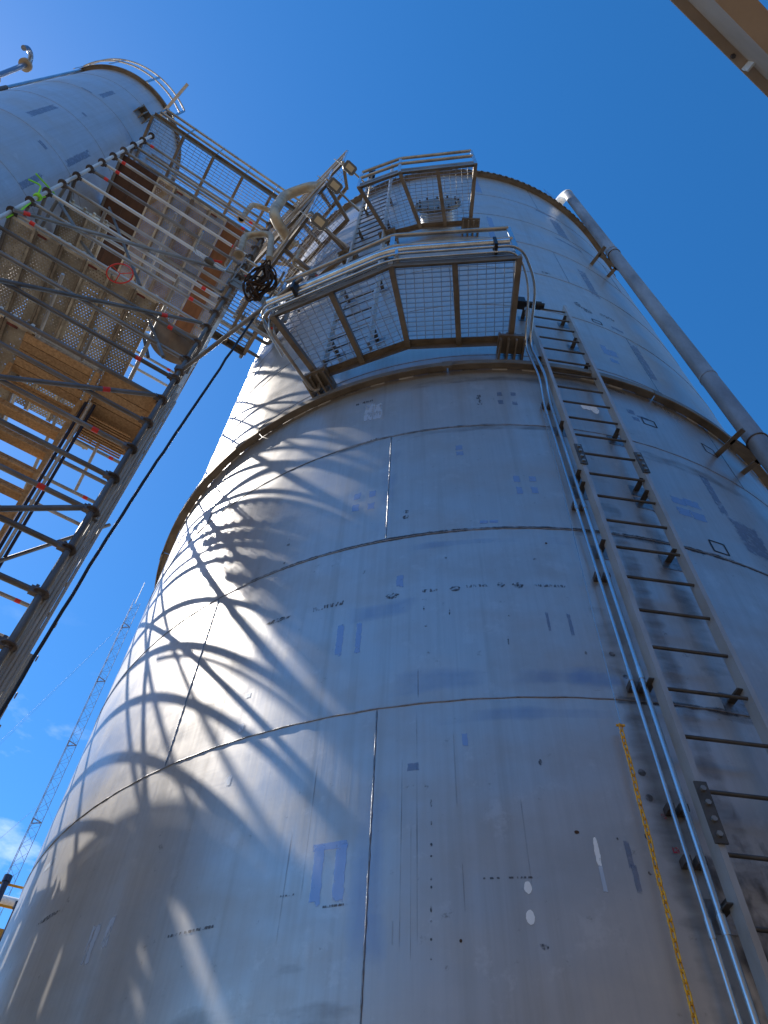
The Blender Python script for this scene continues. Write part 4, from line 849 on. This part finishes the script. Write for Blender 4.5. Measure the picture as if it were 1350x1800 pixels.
# ------------------------------------------------------------------ far things: mast, rail, pipe
mast = thing('guyed_lattice_mast', 'very tall thin lattice mast far away at the lower left', 'mast', (-19.45, 40.55, 0))
mc = Vector((-19.45, 40.55, 0)); H = 44.6; rr_ = .36; legs = [mc + Vector((rr_ * math.cos(R_(a)), rr_ * math.sin(R_(a)), 0)) for a in (20, 140, 260)]
M_MAST = mat('mast_steel', (.22, .25, .32), .5, .2)
for l_ in legs: mb = MB(); mb.path([l_, l_ + Vector((0, 0, H - 1.2))], .018, 6); mb.build('leg', M_MAST, mast)
nb = 80; dz = (H - 1.2) / nb
for f in range(3):
    for k in range(nb):
        a, b_ = legs[f], legs[(f + 1) % 3]; z0 = k * dz; mb = MB()
        if k % 2: a, b_ = b_, a
        mb.bar(a + Vector((0, 0, z0)), b_ + Vector((0, 0, z0 + dz)), .013, .013); mb.build('lacing_bar', M_MAST, mast)
    mb = MB()
for k in range(8):
    for f in range(3): mb.bar(legs[f] + Vector((0, 0, 3 + k * 5.4)), legs[(f + 1) % 3] + Vector((0, 0, 3 + k * 5.4)), .05, .05)
mb.build('horizontal_ring', M_MAST, mast)
mb = MB(); mb.path([mc + Vector((0, 0, H - 1.3)), mc + Vector((0, 0, H + 1.2))], .03, 6); mb.build('top_spike', M_WHITE, mast)
for az in (40, 160, 280):
    for h in (26, 41.5): mb = MB(); mb.tube(mc + Vector((0, 0, h)), mc + Vector((24 * math.cos(R_(az)), 24 * math.sin(R_(az)), 0)), .005, 4); mb.build('guy_wire', M_MAST, mast)
t = thing('yellow_handrail', 'yellow handrail on navy posts behind the lower left edge of the tank', 'handrail', (-8.45, 18.1, 9.2))
dh = Vector((.93, .36, 0)); pc = dirp(115.2, 23.3, 19.6); pc.z = 0
for h, w_ in ((10.02, .045), (9.55, .045)):
    mb = MB(); mb.tube(pc - dh * 3 + Vector((0, 0, h)), pc + dh * 1.6 + Vector((0, 0, h)), w_ / 2 + .008, 8); mb.build('rail_bar', M_YEL, t)
mb = MB(); mb.bar(pc - dh * 3 + Vector((0, 0, 8.95)), pc + dh * 1.6 + Vector((0, 0, 8.95)), .1, .22); mb.build('edge_beam', M_YEL, t)
for k, (s_, zt2) in enumerate(((-2.4, 10.1), (-1.15, 10.1), (-.12, 10.12), (.36, 9.6))):
    mb = MB(); q = pc + dh * s_ - Vector((0, .15, 0)); mb.path([(q.x, q.y, 0), (q.x, q.y, zt2)], .075, 12); po = mb.build('post', M_NAVY, t)
    mb = MB(); mb.path([(q.x, q.y, zt2 - .12), (q.x, q.y, zt2 + .03)], .1, 12); mb.build('post_cap', M_NAVY, po)
t = thing('white_header_pipe', 'pale horizontal pipe behind the yellow handrail', 'pipe', tuple(pc + Vector((0, 1, 9.7)))); mb = MB(); q = pc + Vector((-.3, .9, 0)); mb.tube(q - dh * 6 + Vector((0, 0, 10.1)), q + dh * 3 + Vector((0, 0, 10.0)), .13, 12); mb.build('pipe_body', M_WHITE, t)
t = thing('brown_equipment', 'brown equipment housing under the yellow handrail', 'equipment', tuple(pc + Vector((0, .4, 7)))); mb = MB(); q = pc + Vector((-.8, .8, 0)); mb.box((q.x, q.y, 7.7), 1.6, .6, 1.05); mb.build('housing', M_FRAME, t)
mb = MB(); mb.box((q.x, q.y, 3.3), .15, .15, 3.3); mb.build('leg', M_FRAME, t)

# ------------------------------------------------------------------ unseen building added behind the camera to darken and warm the shell's reflection
bt = thing('added_building', 'brown sheet-clad building added unseen behind the viewer to darken the tank reflection', 'building', (3, -11, 0))
def bpt(a, d, z): q = Vector((2, -9.5, 0)) + Ug * a - Ng * 0 + Vector((Ug.y, -Ug.x, 0)) * d; return Vector((q.x, q.y, z))
for k in range(26):
    a = -30 + k * 2.4; mb = MB(); mb.bar(bpt(a + 1.2, 0, 0), bpt(a + 1.2, 0, 9.2 + (.0 if k % 2 else .02)), .06, 2.36, up=tuple(Ug)); mb.build('wall_sheet', M_BLDG, bt)
    if k % 3 == 0: mb = MB(); mb.bar(bpt(a, -.18, 0), bpt(a, -.18, 9.6), .22, .22, up=tuple(Ug)); mb.build('column', M_BEIGE, bt)
mb = MB(); mb.bar(bpt(-30, -.1, 9.35), bpt(33, -.1, 9.35), .3, .3); mb.build('eaves_beam', M_BEIGE, bt)
mb = MB(); mb.bar(bpt(-30, 8, 10.6), bpt(33, 8, 10.6), 16.4, .12, up=(-.0, 0, 1)); mb.build('roof', M_BLDG, bt)
mb = MB(); mb.bar(bpt(-3, -.06, 0), bpt(-3, -.06, 3.6), .05, 3.4, up=tuple(Ug)); mb.build('roller_door', M_GREY, bt)
